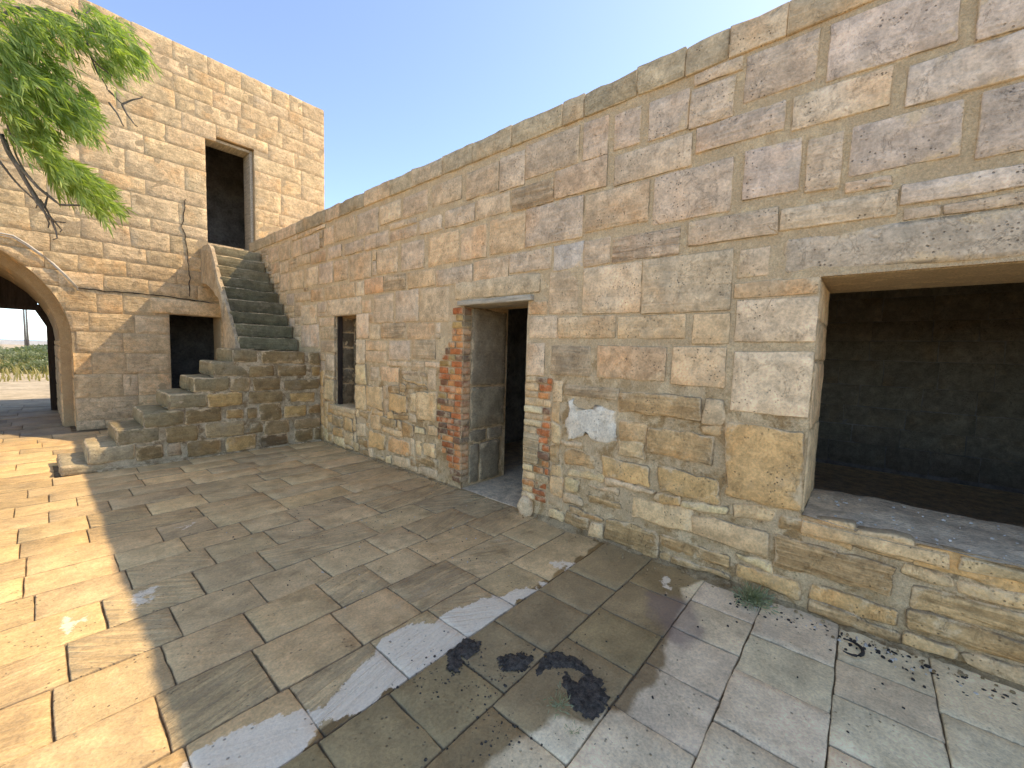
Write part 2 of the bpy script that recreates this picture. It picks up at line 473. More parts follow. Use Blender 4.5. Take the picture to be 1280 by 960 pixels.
def boxes(name, bs, mat, parent=None):
    v, f = [], []
    for (x0, x1, y0, y1, z0, z1) in bs:
        b = len(v)
        v += [(x0, y0, z0), (x1, y0, z0), (x1, y1, z0), (x0, y1, z0), (x0, y0, z1), (x1, y0, z1), (x1, y1, z1), (x0, y1, z1)]
        f += [tuple(b + i for i in q) for q in ((0, 3, 2, 1), (4, 5, 6, 7), (0, 1, 5, 4), (1, 2, 6, 5), (2, 3, 7, 6), (3, 0, 4, 7))]
    o = link(name, mesh(name, v, f), parent, MAT[mat]); return local(o)
def tube(pts, rad, n=6):
    v, f = [], []
    pts = [Vector(p) for p in pts]
    for i, p in enumerate(pts):
        d = (pts[min(i + 1, len(pts) - 1)] - pts[max(i - 1, 0)]).normalized()
        a = d.orthogonal().normalized(); b = d.cross(a)
        r = rad[i] if isinstance(rad, (list, tuple)) else rad
        for q in range(n):
            t = 2 * math.pi * q / n
            v.append(p + a * (r * math.cos(t)) + b * (r * math.sin(t)))
    for i in range(len(pts) - 1):
        for q in range(n):
            f.append((i * n + q, i * n + (q + 1) % n, (i + 1) * n + (q + 1) % n, (i + 1) * n + q))
    f.append(tuple(range(n))[::-1]); f.append(tuple((len(pts) - 1) * n + q for q in range(n)))
    return v, f
def merge(parts):
    V, F = [], []
    for v, f in parts:
        b = len(V); V += list(v); F += [tuple(b + i for i in q) for q in f]
    return V, F

def rock_block(parent, name, mat, lo, hi, col, alpha=.2, bevel=0.025, rough=0.010, cell=0.12, cmul=1.0):
    """A worn block with rounded arrises."""
    lo, hi = Vector(lo), Vector(hi); sz = hi - lo
    n = [max(2, min(9, round(s / cell))) for s in sz]
    P = [[0, min(bevel / s, .3)] + [min(bevel / s, .3) + (1 - 2 * min(bevel / s, .3)) * i / k for i in range(1, k)] + [1 - min(bevel / s, .3), 1] for s, k in zip(sz, n)]
    sd = random.uniform(0, 300); idx, V, F, E = {}, [], [], []
    def vert(i, j, k):
        if (i, j, k) in idx: return idx[(i, j, k)]
        s = (P[0][i], P[1][j], P[2][k])
        p = Vector((lo[c] + sz[c] * s[c] for c in range(3)))
        nb = [(-1 if q == 0 else (1 if q == len(P[c]) - 1 else 0)) for c, q in enumerate((i, j, k))]
        cnt = sum(1 for q in nb if q)
        if cnt > 1:
            for c in range(3): p[c] -= nb[c] * bevel * (0.30 if cnt == 2 else 0.42) * (1 + nz(*p, 7))
        q = Vector(nb)
        p = p + q * (nz(p.x, p.y, p.z + sd, 5) * rough + nz(p.x, p.y, p.z + sd, 17) * rough * .7)
        idx[(i, j, k)] = len(V); V.append(p); E.append(1.0 if cnt > 1 else 0.0)
        return idx[(i, j, k)]
    L = [len(q) for q in P]
    for ax in range(3):
        a, b = [(1, 2), (2, 0), (0, 1)][ax]
        for side in (0, L[ax] - 1):
            for i in range(L[a] - 1):
                for j in range(L[b] - 1):
                    q = []
                    for (di, dj) in ((0, 0), (1, 0), (1, 1), (0, 1)):
                        c = [0, 0, 0]; c[ax] = side; c[a] = i + di; c[b] = j + dj
                        q.append(vert(*c))
                    F.append(tuple(q if side else q[::-1]))
    me = mesh(name, V, F, True); fattr(me, 'edge', E)
    o = link(name, me, parent, MAT[mat]); local(o)
    c = jit(PAL[col] if isinstance(col, str) else col)
    o.color = (c[0] * cmul, c[1] * cmul, c[2] * cmul, alpha)
    return o

# traced outlines: crop name -> (x offset, y offset, zoom) of the photograph
CROP = dict(C3=(380, 220, 3.691), C5=(640, 60, 4), C6=(640, 280, 4), C7=(640, 480, 4), C8=(900, 0, 3.368),
            C1=(900, 260, 3.368), C2=(900, 520, 3.368), W1=(320, 250, 7.111), W2=(320, 350, 7.111), W3=(440, 210, 7.111),
            W4=(440, 320, 7.111), W5=(400, 450, 7.111), W6=(520, 360, 7.111), W7=(520, 480, 7.111), W8=(560, 170, 7.111),
            T2=(200, 0, 6.076), T3=(0, 150, 6.076), T4=(200, 150, 6.076), T5=(0, 290, 6.076), T6=(200, 290, 6.076),
            T7=(0, 440, 6.076), T8=(200, 440, 6.076), G1=(100, 560, 4.571), G2=(340, 540, 4.571), G3=(560, 590, 4.571),
            G4=(130, 750, 4.571), G5=(380, 720, 4.571), G6=(600, 750, 4.571), G7=(0, 560, 5.333), G8=(0, 730, 4.175), A=(0, 0, 1))
def px(c, x, y):
    o = CROP[c]; return (o[0] + x / o[2], o[1] + y / o[2])

def settle(rs, gap=0.010):
    """Pull apart rectangles that overlap; rs = [u0,u1,v0,v1,...]"""
    for _ in range(6):
        for i in range(len(rs)):
            for j in range(i + 1, len(rs)):
                a, b = rs[i], rs[j]
                ou = min(a[1], b[1]) - max(a[0], b[0]) + gap
                ov = min(a[3], b[3]) - max(a[2], b[2]) + gap
                if ou > 0.0005 and ov > 0.0005:
                    if ou <= ov:
                        lo, hi = (a, b) if a[0] + a[1] < b[0] + b[1] else (b, a)
                        lo[1] -= ou / 2; hi[0] += ou / 2
                    else:
                        lo, hi = (a, b) if a[2] + a[3] < b[2] + b[3] else (b, a)
                        lo[3] -= ov / 2; hi[2] += ov / 2
    return [r for r in rs if r[1] - r[0] > 0.03 and r[3] - r[2] > 0.025]

def infill(rs, u0, u1, v0, v1, blocked, g=0.02, wr=(.22, .5), hr=(.12, .26), gap=0.012, keep=lambda u, v: True):
    """Fill what is left of a wall face with further stones."""
    nu, nv = int((u1 - u0) / g), int((v1 - v0) / g)
    occ = np.zeros((nu, nv), bool)
    for r in rs:
        i0, i1 = int((r[0] - gap - u0) / g), int(math.ceil((r[1] + gap - u0) / g))
        j0, j1 = int((r[2] - gap - v0) / g), int(math.ceil((r[3] + gap - v0) / g))
        occ[max(0, i0):max(0, i1), max(0, j0):max(0, j1)] = True
    for i in range(nu):
        for j in range(nv):
            if blocked(u0 + (i + .5) * g, v0 + (j + .5) * g): occ[i, j] = True
    out = []
    for j in range(nv - 1, -1, -1):
        i = 0
        while i < nu:
            if occ[i, j]: i += 1; continue
            W = int(random.uniform(*wr) / g); H = int(random.uniform(*hr) / g)
            a = i
            while a < nu and not occ[a, j] and a - i < W: a += 1
            b = j
            while b >= 0 and j - b < H and not occ[i:a, b].any(): b -= 1
            if (a - i) * g >= .08 and (j - b) * g >= .05 and keep(u0 + (i + a) / 2 * g, v0 + (j + b) / 2 * g):
                out.append([u0 + i * g, u0 + a * g, v0 + (b + 1) * g, v0 + (j + 1) * g])
                occ[i:a, b + 1:j + 1] = True
            i = a
    return out

# ================================================================== ground and paving
ground = link('ground', mesh('ground', [(-1500, -400, -.05), (1500, -400, -.05), (1500, 3000, -.05), (-1500, 3000, -.05)], [(0, 1, 2, 3)]), None, MAT['sand'])
ground['kind'] = 'structure'
sea = link('sea', mesh('sea', [(-1500, 420, -.046), (1500, 420, -.046), (1500, 2990, -.046), (-1500, 2990, -.046)], [(0, 1, 2, 3)]), None, MAT['sea'])
sea['kind'] = 'structure'

paving = link('courtyard_paving', mesh('courtyard_paving', [(-3.4, -3, -.011), (XW + .2, -3, -.011), (XW + .2, 16.5, -.011), (-3.4, 16.5, -.011)], [(0, 1, 2, 3)]), None, MAT['bed'])
paving['kind'] = 'structure'

def poly_px(c, pts): return [on_ground(*px(c, x, y)) for x, y in pts]
def in_poly(p, poly):
    x, y = p; c = False; j = len(poly) - 1
    for i in range(len(poly)):
        xi, yi = poly[i]; xj, yj = poly[j]
        if (yi > y) != (yj > y) and x < (xj - xi) * (y - yi) / (yj - yi) + xi: c = not c
        j = i
    return c
def poly_dist(p, poly):
    best = 9; x, y = p
    for i in range(len(poly)):
        ax, ay = poly[i - 1]; bx, by = poly[i]
        dx, dy = bx - ax, by - ay
        t = max(0, min(1, ((x - ax) * dx + (y - ay) * dy) / (dx * dx + dy * dy + 1e-9)))
        best = min(best, math.hypot(x - ax - t * dx, y - ay - t * dy))
    return best
def soft(p, poly, w):           # 0..1, 0.5 on the outline
    d = poly_dist(p, poly)
    return max(0.0, min(1.0, 0.5 + (d if in_poly(p, poly) else -d) / (2 * w)))

WHITE = [(poly_px('A', [(240, 962), (243, 945), (265, 932), (300, 915), (345, 900), (372, 890), (388, 899), (389, 919), (366, 942), (340, 962)]), .9),
         (poly_px('G5', [(110, 780), (270, 600), (350, 500), (440, 450), (550, 560), (580, 590), (520, 640), (460, 640), (400, 710), (330, 760), (180, 800)]), .95),
         (poly_px('G5', [(455, 380), (560, 320), (640, 290), (760, 290), (790, 270), (910, 350), (900, 380), (790, 440), (750, 500), (620, 575), (580, 540), (460, 450)]), 1.0),
         (poly_px('G5', [(790, 240), (850, 210), (960, 170), (1080, 120), (1200, 180), (1100, 250), (1030, 310), (930, 350)]), 1.0),
         (poly_px('G3', [(300, 712), (420, 665), (500, 672), (590, 640), (560, 664), (480, 700), (350, 742)]), .95),
         (poly_px('G3', [(500, 605), (590, 630), (560, 660), (500, 650)]), .55),
         (poly_px('G3', [(550, 530), (640, 490), (760, 540), (690, 590), (620, 560)]), .52),
         (poly_px('G3', [(590, 680), (700, 600), (790, 575), (740, 630), (640, 690)]), .6),
         (poly_px('G3', [(1190, 590), (1280, 600), (1280, 730), (1240, 680)]), .6),
         (poly_px('G1', [(245, 850), (440, 790), (430, 870), (300, 915), (270, 955)]), .62),
         (poly_px('G1', [(500, 440), (640, 430), (620, 465), (510, 475)]), .5),
         (poly_px('G8', [(290, 180), (430, 150), (470, 180), (400, 260), (310, 270)]), .55)]
DRY = poly_px('A', [(850, 735), (856, 752), (847, 768), (843, 781), (830, 809), (831, 831), (819, 837), (827, 848), (821, 859), (803, 859), (790, 872),
                    (784, 890), (762, 888), (744, 901), (738, 910), (715, 900), (698, 890), (676, 912), (648, 925), (620, 942), (604, 962),
                    (590, 1030), (1500, 1250), (1500, 900), (1290, 868), (1100, 800), (960, 748), (890, 722)])
RIM = poly_px('A', [(800, 735), (870, 745), (890, 800), (850, 815), (828, 800), (815, 780)])
WET = poly_px('G5', [(390, 395), (540, 690), (110, 895), (-200, 1200), (1400, 1600), (2600, 600), (2000, -150), (1760, -40), (1215, 185)])
BLUE = [poly_px('G2', [(-200, 700), (0, 555), (230, 505), (330, 690), (280, 800), (280, 930), (0, 960), (-300, 850)]), poly_px('G1', [(440, 440), (700, 430), (740, 600), (980, 480), (1100, 500), (900, 860), (700, 760)])]

def KERB_Y(poly):
    return 1.3 < sum(p[1] for p in poly) / len(poly) < 1.95
def grow(poly, k):
    cx = sum(p[0] for p in poly) / len(poly); cy = sum(p[1] for p in poly) / len(poly)
    return [(cx + (x - cx) * k, cy + (y - cy) * k) for x, y in poly]
WHITE = [(grow(p, 1.16) if KERB_Y(p) and s_ > .8 else p, s_) for p, s_ in WHITE]
def slab_attr(me, verts):
    W, D, Rm = [], [], []
    for p in verts:
        q = (p.x, p.y)
        w = 0.0
        if q[0] < 3.1 and -1.2 < q[1] < 5:
            for poly, s in WHITE:
                if min(a[0] for a in poly) - .1 < q[0] < max(a[0] for a in poly) + .1 and min(a[1] for a in poly) - .1 < q[1] < max(a[1] for a in poly) + .1:
                    if KERB_Y(poly) and not 1.525 < q[1] < 1.895: continue
                    w = max(w, s * soft(q, poly, .02))
        W.append(w)
        if q[1] < 1.54:
            d = 1 - soft(q, DRY, .06)
            r = soft(q, RIM, .10)
        else:
            d = 0.36; r = 0.0
            if q[0] < 0.5: d -= .22 * min(1, (0.5 - q[0]) / .35)
        D.append(d); Rm.append(r)
    fattr(me, 'white', W); fattr(me, 'damp', D); fattr(me, 'rim', Rm)

ROWS = [16.4, 15.9, 15.4, 14.9, 14.4, 13.9, 13.4, 12.9, 12.4, 11.9, 11.4, 10.9, 10.45, 10.0, 9.62, 9.26, 8.9, 8.55, 8.2, 7.86, 7.52, 7.18, 6.82, 6.46, 6.13, 5.83, 5.51, 5.15, 4.77, 4.43, 4.07, 3.73, 3.38, 3.0, 2.64, 2.27, 1.89, 1.53,
        1.14, .745, .39, 0.005, -.365, -.73, -1.1, -1.5, -1.9, -2.3, -2.7]
JP = dict(G1=[(325, 165), (585, 125), (290, 250), (170, 325), (395, 360), (715, 290), (970, 220), (1170, 190), (700, 375), (750, 415), (455, 490), (595, 545), (740, 610), (210, 650), (280, 750), (685, 775), (530, 930), (950, 460), (1100, 520), (1070, 650), (1030, 830), (45, 415), (45, 500), (130, 915), (1240, 400)],
          G2=[(75, 275), (410, 280), (130, 490), (260, 530), (575, 555), (820, 580), (880, 720), (610, 665), (270, 765), (610, 820), (740, 930)],
          G4=[(410, 120), (370, 375), (885, 190), (335, 700), (930, 420), (480, 890)],
          G5=[(150, 120), (220, 280), (580, 140), (55, 830), (500, 490), (820, 275), (1150, 140), (630, 820), (1000, 560)],
          G3=[(490, 580)], G6=[(280, 240), (740, 350)],
          G8=[(180, 120), (548, 155), (352, 390), (275, 660), (120, 40)],
          G7=[(185, 280), (325, 320), (512, 355), (97, 420), (325, 455), (115, 590), (590, 495), (590, 590), (130, 690), (172, 830)])
joints = {i: [] for i in range(len(ROWS) - 1)}
for c, pts in JP.items():
    for x, y in pts:
        X, Y = on_ground(*px(c, x, y))
        for i in range(len(ROWS) - 1):
            if ROWS[i + 1] < Y <= ROWS[i]: joints[i].append(X)
for i in range(len(ROWS) - 1):
    ym = (ROWS[i] + ROWS[i + 1]) / 2
    if .4 < ym < .74: joints[i] += [1.62, 1.97, 2.345, 2.70]
    elif 0.01 < ym < .39: joints[i] += [1.84, 2.235, 2.595]
    elif -.36 < ym < 0: joints[i] += [2.05, 2.39, 2.69]
    elif -.73 < ym < -.36: joints[i] += [1.95, 2.25, 2.59]
    elif .76 < ym < 1.13: joints[i] += [1.25, 2.22, 2.62]
rnd = random.Random(5)
for i in range(len(ROWS) - 1):
    y1, y0 = ROWS[i], ROWS[i + 1]
    ym = (y0 + y1) / 2
    x0, x1 = -3.3, XW + .05
    if ym > 10.15: x0, x1 = -2.8, .34
    elif ym > 6.84: x1 = 3.0 if ym > 7.7 else (0.08 if ym < 7.6 else 3.0)
    js = []
    for j in sorted(joints[i]):
        if not js or j - js[-1] > 0.16: js.append(j)
    xs = [x0] + [j for j in js if x0 + .12 < j < x1 - .12] + [x1]
    out = [xs[0]]
    for q in xs[1:]:
        while q - out[-1] > (1.05 if ym > 1.53 else .7):
            out.append(out[-1] + rnd.uniform(.48, .72) * (1 if ym > 1.53 else .6))
        if q - out[-1] < .12 and len(out) > 1: out.pop()
        out.append(q)
    front = ym < 1.53
    for a, b in zip(out[:-1], out[1:]):
        g = 0.0018 + rnd.random() * .002
        kerb = 1.53 < ym < 1.89
        base = (.68, .50, .30)
        if front: base = (.90, .755, .575)
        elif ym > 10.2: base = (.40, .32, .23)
        near = ym < 4.2 and a < 3
        tint = rnd.choice([(1, 1, 1), (1.03, 1.0, .96), (.95, .955, .96), (.98, .99, .98), (1.05, 1.01, .95)])
        c = tuple(x * t for x, t in zip(base, tint))
        wb = [rnd.uniform(-.0015, .0015) for _ in range(4)]
        quad = [(a + g + wb[0], y0 + g + wb[1]), (b - g + wb[2], y0 + g + wb[3]), (b - g + wb[2], y1 - g + wb[0]), (a + g + wb[0], y1 - g + wb[1])]
        stone(paving, 'slab', 'paving', F_FLOOR, quad, proud=rnd.uniform(-.003, .0045), back=.03, col=c, alpha=(rnd.choice([.15, .3, .7, 1.0]) if not front else .05),
              bevel=.006, rough=.0035, wob=.005, cell=(.045 if front or kerb else (.07 if near else .14)), extra=slab_attr, camt=.06)

# ================================================================== the long wall
wall = empty('long_stone_wall', (XW, 3, 0), 'long weathered sandstone building wall with door and window openings, in shade', 'wall')
DOOR = (2.47, 3.36, 0.0, 2.05)
WIN = (5.69, 6.36, 0.65, 2.05)
BIG = (-1.7, 0.235, 0.60, 2.06)
OPEN = (DOOR, WIN, BIG)
def in_open(u, v, m=0.0):
    return any(o[0] - m < u < o[1] + m and o[2] - m < v < o[3] + m for o in OPEN)
ZT = 3.53
us = lines(-4, YT, .05, [o for q in OPEN for o in q[:2]])
vz = lines(0, ZT + .1, .05, [o for q in OPEN for o in q[2:]])
sheet('mortar_face', F_WALL, us, vz, in_open, lambda u, v: (-.004 + .007 * nz(u, v, 1.3, 2.2) + .005 * nz(u, v, 5, 9) if v > 1.3 else -.004 + .013 * nz(u, v, 1.3, 3.5) + .013 * nz(u, v, 5, 11)), 0, 'mortar', wall, 6)
# the body of the building behind the face
bx = []
W0, W1 = XW + .03, XW + WT
for (a, b, c, d) in [(-4, BIG[0], 0, 3.6), (BIG[0], BIG[1], 0, BIG[2] - .03), (BIG[0], BIG[1], BIG[3] + .03, 3.6), (BIG[1], DOOR[0], 0, 3.6), (DOOR[0], DOOR[1] + .02, DOOR[3] + .04, 3.6),
                     (DOOR[1] + .02, WIN[0], 0, 3.6), (WIN[0], WIN[1], 0, WIN[2] - .02), (WIN[0], WIN[1], WIN[3] + .02, 3.6), (WIN[1], YT + .1, 0, 3.6)]:
    bx.append((W0, W1, a, b, c, d))
boxes('wall_core', bx, 'mortar', wall)
boxes('roof', [(W1 - .2, 8.2, -4, YT, 3.42, 3.58)], 'mortar', wall)
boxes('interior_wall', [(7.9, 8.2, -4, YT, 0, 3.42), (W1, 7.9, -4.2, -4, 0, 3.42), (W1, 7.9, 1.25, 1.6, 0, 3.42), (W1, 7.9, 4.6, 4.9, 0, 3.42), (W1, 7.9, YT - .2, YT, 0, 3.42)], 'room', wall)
boxes('interior_floor', [(W1 - .2, 8, -4, YT, -.2, -.012)], 'dust', wall)
boxes('door_threshold', [(XW + .03, W1 + .6, DOOR[0], DOOR[1] + .3, -.1, .004)], 'dust', wall)

# coping along the top
cp = [on_x(x, y, XW)[0] for x, y in [(345, 300), (371, 286), (407, 265), (425, 262), (456, 246), (488, 232), (516, 222), (553, 208), (592, 190), (640, 172), (704, 145), (731, 136), (797, 112), (857, 90), (912, 65), (985, 35)]]
cp = [YT] + [c for c in cp if c < YT - .2] + [0.05, -.45, -.95, -1.5, -2.1, -2.7, -3.3, -3.95]
for a, b in zip(cp[1:], cp[:-1]):
    o = rock_block(wall, 'coping_stone', 'stone', (XW - .014, a + .0015, ZT + .003), (XW + .42, b - .0015, 3.735 + random.choice([-.012, 0, 0, 0, .004, -.006])), random.choice(['gr', 'gr', 'm', 'v']), .3, .010, .011, .08)

STONES = {
 'W1': [(112,440,200,535,'t'),(210,400,305,520,'t'),(325,375,402,495,'t'),(412,345,565,440,'g'),(605,260,690,380,'p'),(700,200,880,320,'t'),
        (360,510,480,560,'t'),(490,475,625,540,'t'),(640,430,760,500,'g'),(790,395,960,450,'g'),(970,330,1180,395,'g'),
        (215,670,295,800,'t'),(305,650,420,780,'t'),(440,612,550,750,'p'),(560,575,685,730,'g'),(695,550,815,705,'t'),(835,500,1025,690,'t'),
        (345,835,480,890,'t'),(490,800,600,890,'t'),(620,775,740,875,'o'),(750,755,880,855,'o'),(895,728,960,850,'p'),(965,705,1130,820,'a')],
 'W3': [(45,415,232,560,'g'),(250,345,435,450,'p'),(455,265,670,380,'p'),(710,165,972,272,'p'),(340,570,575,600,'u'),(600,470,800,545,'g'),
        (830,385,1090,475,'u'),(225,738,405,920,'p'),(440,680,640,885,'g'),(680,615,945,830,'o'),(972,548,1195,788,'t')],
 'W8': [(165,335,450,480,'t'),(465,205,680,432,'g'),(250,580,550,670,'t'),(570,485,935,580,'k'),(690,655,1195,898,'g')],
 'C3': [(858,205,1022,335,'o'),(785,395,945,475,'t'),(948,362,1140,425,'g')],
 'C5': [(70,490,335,575,'g'),(360,380,480,528,'p'),(515,335,640,472,'u'),(690,275,880,405,'g'),(895,220,1105,345,'p'),
        (215,615,475,690,'o'),(515,545,895,595,'t'),(370,740,680,862,'o'),(712,640,1095,815,'p')],
 'C8': [(110,240,405,335,'u'),(465,105,1000,170,'v'),(1095,-62,1480,55,'v'),(310,410,715,440,'p'),(795,275,1420,285,'v'),
        (105,640,330,800,'v'),(370,590,505,790,'t'),(555,535,1010,655,'v'),(1105,390,1500,590,'g')],
 'A':  [(871,160,980,162,'u'),(861,278,972,292,'t'),(976,262,1120,268,'t'),(1126,232,1290,232,'g'),(1294,205,1420,205,'g'),
        (911,527,1000,641,'o')],
 'W4': [(285,185,475,292,'k'),(500,152,740,263,'o'),(750,128,1070,236,'g'),(195,352,365,592,'p'),(390,315,590,582,'g'),(610,292,858,582,'t'),
        (160,612,250,740,'t'),(262,602,475,735,'k'),(492,597,735,742,'o'),(120,757,310,930,'o'),(330,752,515,930,'g'),(530,745,740,920,'b')],
 'C6': [(210,110,355,220,'x'),(365,85,488,205,'t'),(505,72,835,155,'k'),(190,240,330,450,'t'),(360,212,642,440,'p'),(655,182,1090,432,'p'),
        (90,460,225,572,'p'),(235,468,515,572,'o'),(530,462,865,572,'o'),(905,450,1085,600,'o'),(80,592,160,760,'p'),(200,607,390,765,'b'),
        (430,607,765,790,'a'),(805,612,1062,820,'o')],
 'C1': [(80,178,205,285,'p'),(70,390,410,566,'p'),(60,602,385,885,'p')],
 'C7': [(265,0,535,82,'k'),(545,35,945,200,'b'),(262,86,515,322,'w'),(680,222,1000,405,'b'),(265,325,415,440,'b'),(455,362,700,505,'o'),
        (270,462,345,552,'p'),(380,495,550,570,'g'),(380,550,550,640,'k'),(735,412,1030,602,'o'),(600,555,900,755,'p'),(290,612,455,690,'b'),
        (395,695,460,772,'p'),(470,665,725,862,'k'),(738,735,1090,935,'k'),(912,642,1278,868,'p'),(960,68,1060,210,'m')],
 'C2': [(245,492,718,765,'k'),(800,692,1330,960,'k'),(65,622,330,772,'o'),(50,362,230,455,'t')],
 'W2': [(632,180,935,300,'p'),(897,302,1002,520,'p'),(892,532,985,740,'p'),(892,745,985,958,'p'),(562,342,708,405,'t'),(580,422,702,525,'b'),(577,540,702,640,'b'),
        (617,660,702,830,'p'),(612,840,702,960,'p'),(402,232,540,390,'p'),(945,182,1020,280,'t'),(402,400,560,600,'g'),(970,547,1160,735,'o')],
 'W5': [(112,492,200,600,'b'),(217,512,300,640,'o'),(332,542,410,690,'g'),(352,452,440,530,'b'),(440,622,580,800,'o'),(615,668,800,862,'a'),
        (852,712,1025,880,'p'),(842,885,1020,955,'o'),(868,278,1035,560,'p'),(808,285,858,465,'p'),(542,507,685,600,'b'),(422,217,560,432,'t'),
        (620,292,780,480,'o'),(725,95,940,150,'k'),(725,170,940,225,'b'),(960,82,1030,270,'t'),(537,58,700,202,'a'),(452,62,520,190,'t'),(317,200,412,432,'p'),(42,72,135,372,'p'),
        (850,585,935,660,'p'),(970,575,1045,690,'p'),(350,690,430,790,'b'),(500,830,585,890,'p')],
}
RS = []
for c, lst in STONES.items():
    for (x0, y0, x1, y1, t) in lst:
        a = on_x(*px(c, x0, y0), XW); b = on_x(*px(c, x1, y1), XW)
        r = [min(a[0], b[0]), max(a[0], b[0]), min(a[1], b[1]), max(a[1], b[1]), t]
        # keep out of the openings
        for o in OPEN:
            if r[0] < o[1] and r[1] > o[0] and r[2] < o[3] and r[3] > o[2]:
                cut = [(o[1] - r[0], 0), (r[1] - o[0], 1), (o[3] - r[2], 2), (r[3] - o[2], 3)]
                k = min(cut)[1]
                if k == 0: r[0] = o[1]
                elif k == 1: r[1] = o[0]
                elif k == 2: r[2] = o[3]
                else: r[3] = o[2]
        r[2] = max(r[2], 0.01); r[3] = min(r[3], ZT - .006)
        if r[1] - r[0] > .02 and r[3] - r[2] > .02: RS.append(r)
# courses that run on past the right edge of the picture
zc = [3.525, 3.03, 2.76, 2.33]
for q, (z1, z0) in enumerate(zip(zc[:-1], zc[1:])):
    yy = min([r[0] for r in RS if r[2] < (z0 + z1) / 2 < r[3]] + [-.5]) - .02
    while yy > -3.4:
        w = random.uniform(.4, .75)
        RS.append([yy - w, yy - .02, z0 + .012, z1 - .012, random.choice('gvtu')]); yy -= w
BRICKL = (3.36, 3.77)
def blocked(u, v):
    return in_open(u, v, .008) or (BRICKL[0] - .01 < u < BRICKL[1] and v < 2.06) or (2.14 < u < 2.48 and v < 1.32) or (u > 7.66 and v < 1.5 + (u - 7.7)) or (6.84 < u and v < 1.52) \
        or (-1.8 < u < .45 and 2.06 < v < 2.33) or (2.30 < u < 3.55 and 2.04 < v < 2.34)
RS = settle(RS, .007)
for r in infill(RS, -3.4, YT - .02, 0.02, ZT - .01, blocked): RS.append(r + [random.choice('ttogpbk')])
RS = settle(RS, .008)
for r in RS:
    u0, u1, v0, v1, t = r
    low = (v0 + v1) / 2 < 1.2
    w = .024 if low else .0035
    quad = [(u0 + random.uniform(-w, w) * .6, v0 + random.uniform(-w, w)), (u1 + random.uniform(-w, w) * .6, v0 + random.uniform(-w, w)),
            (u1 + random.uniform(-w, w) * .6, v1 + random.uniform(-w, w)), (u0 + random.uniform(-w, w) * .6, v1 + random.uniform(-w, w))]
    al = {'k': 1.0, 'b': .55, 'g': .25, 'v': .2, 'w': .0, 'x': .1}.get(t, random.choice([.05, .15, .35]))
    if t == 'w': t = (.84, .76, .70)
    elif t == 'x': t = (.66, .58, .54)
    elif low: t = tuple(q_ * (.66 * x * 1.75 + .34 * y_) for x, y_, q_ in zip(RAW[t], MEAN, (1.06, .97, .88)))
    else: t = tuple(x * y_ for x, y_ in zip(PAL[t], (.93, .975, 1.16) if (v0 > 2.2 and u1 < 2.4) else (.97, .99, 1.09)))
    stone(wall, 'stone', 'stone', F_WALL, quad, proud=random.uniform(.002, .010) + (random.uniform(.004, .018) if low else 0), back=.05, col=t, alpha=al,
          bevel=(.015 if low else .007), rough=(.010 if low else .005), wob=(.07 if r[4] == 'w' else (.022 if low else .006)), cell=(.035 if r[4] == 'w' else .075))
# long lintel over the big opening and over the door
stone(wall, 'lintel', 'stone', F_WALL, rect(-1.75, .44, 2.085, 2.315), .006, .05, (.68, .565, .465), .15, .03, .014, .012, .11)
stone(wall, 'lintel', 'stone', F_WALL, rect(2.33, 3.52, 2.12, 2.315), .010, .05, 'm', .1, .02, .012, .012, .10)
rock_block(wall, 'door_lintel_board', 'wood', (XW - .05, 2.40, 2.05), (XW + .32, 3.43, 2.105), (.5, .43, .32), 0, .008, .006, .16)
boxes('lintel_soffit', [(XW + .04, W1, BIG[0] - .05, BIG[1] - .002, 2.056, 2.09)], 'mortar', wall)
# sill of the big opening: a dusty bed, and a projecting broken stone lip in front
sill_us = lines(XW - .02, W1 + .02, .05, []); sill_vs = lines(BIG[0], BIG[1] - .004, .06, [])
sheet('sill_bed', (Vector((0, 0, 0)), VX, VY, VZ), sill_us, sill_vs, lambda u, v: False, .597, .016, 'dust', wall, 5)
for (a, b, z0) in [(-.415, .235, .50), (-1.05, -.43, .52), (-1.69, -1.06, .50)]:
    rock_block(wall, 'sill_stone', 'stone', (XW - .045, a + .006, z0), (XW + .10, b - .006, .585), 'o', .4, .018, .012, .09)
# jamb stones of the big opening facing the room
FJ = (Vector((0, BIG[1], 0)), VX, VZ, -VY)
for (z0, z1) in [(.60, 1.12), (1.13, 1.55), (1.56, 1.80), (1.81, 2.05)]:
    stone(wall, 'jamb_stone', 'stone', FJ, rect(XW + .03, W1 - .02, z0, z1), .006, .02, 'p', .1, .015, .008, .008, .09)
# brick jamb on the left of the door
zb = 2.04
rowi = 0
while zb > .10:
    hb = random.uniform(.066, .080)
    lim = .17 if zb > 1.78 else (.24 if zb > 1.62 else (.33 if zb > 1.5 else .41))
    if zb < .62: lim = .40 - (.62 - zb) * .55
    if zb < .40: lim = max(.13, lim)
    lim += random.uniform(-.03, .03)
    y = 3.362
    first = True
    while y < 3.362 + lim - .04:
        w = random.choice([.24, .12, .19]) * random.uniform(.9, 1.1)
        if first and rowi % 2: w = .12
        w = min(w, 3.362 + lim - y)
        t = random.choice('rrrcrcny') if zb > .9 else random.choice('rrcnncrrn')
        if w > .03:
            j = random.uniform(-.004, .004)
            stone(wall, 'brick', 'brick', F_WALL, rect(y + .004, y + w - .004, zb - hb + .005, zb - .004), .012 + random.uniform(-.006, .012), .115 if first else .04, t, .1, .008, .004, .004, .07, camt=.2)
        y += w; first = False
    zb -= hb; rowi += 1
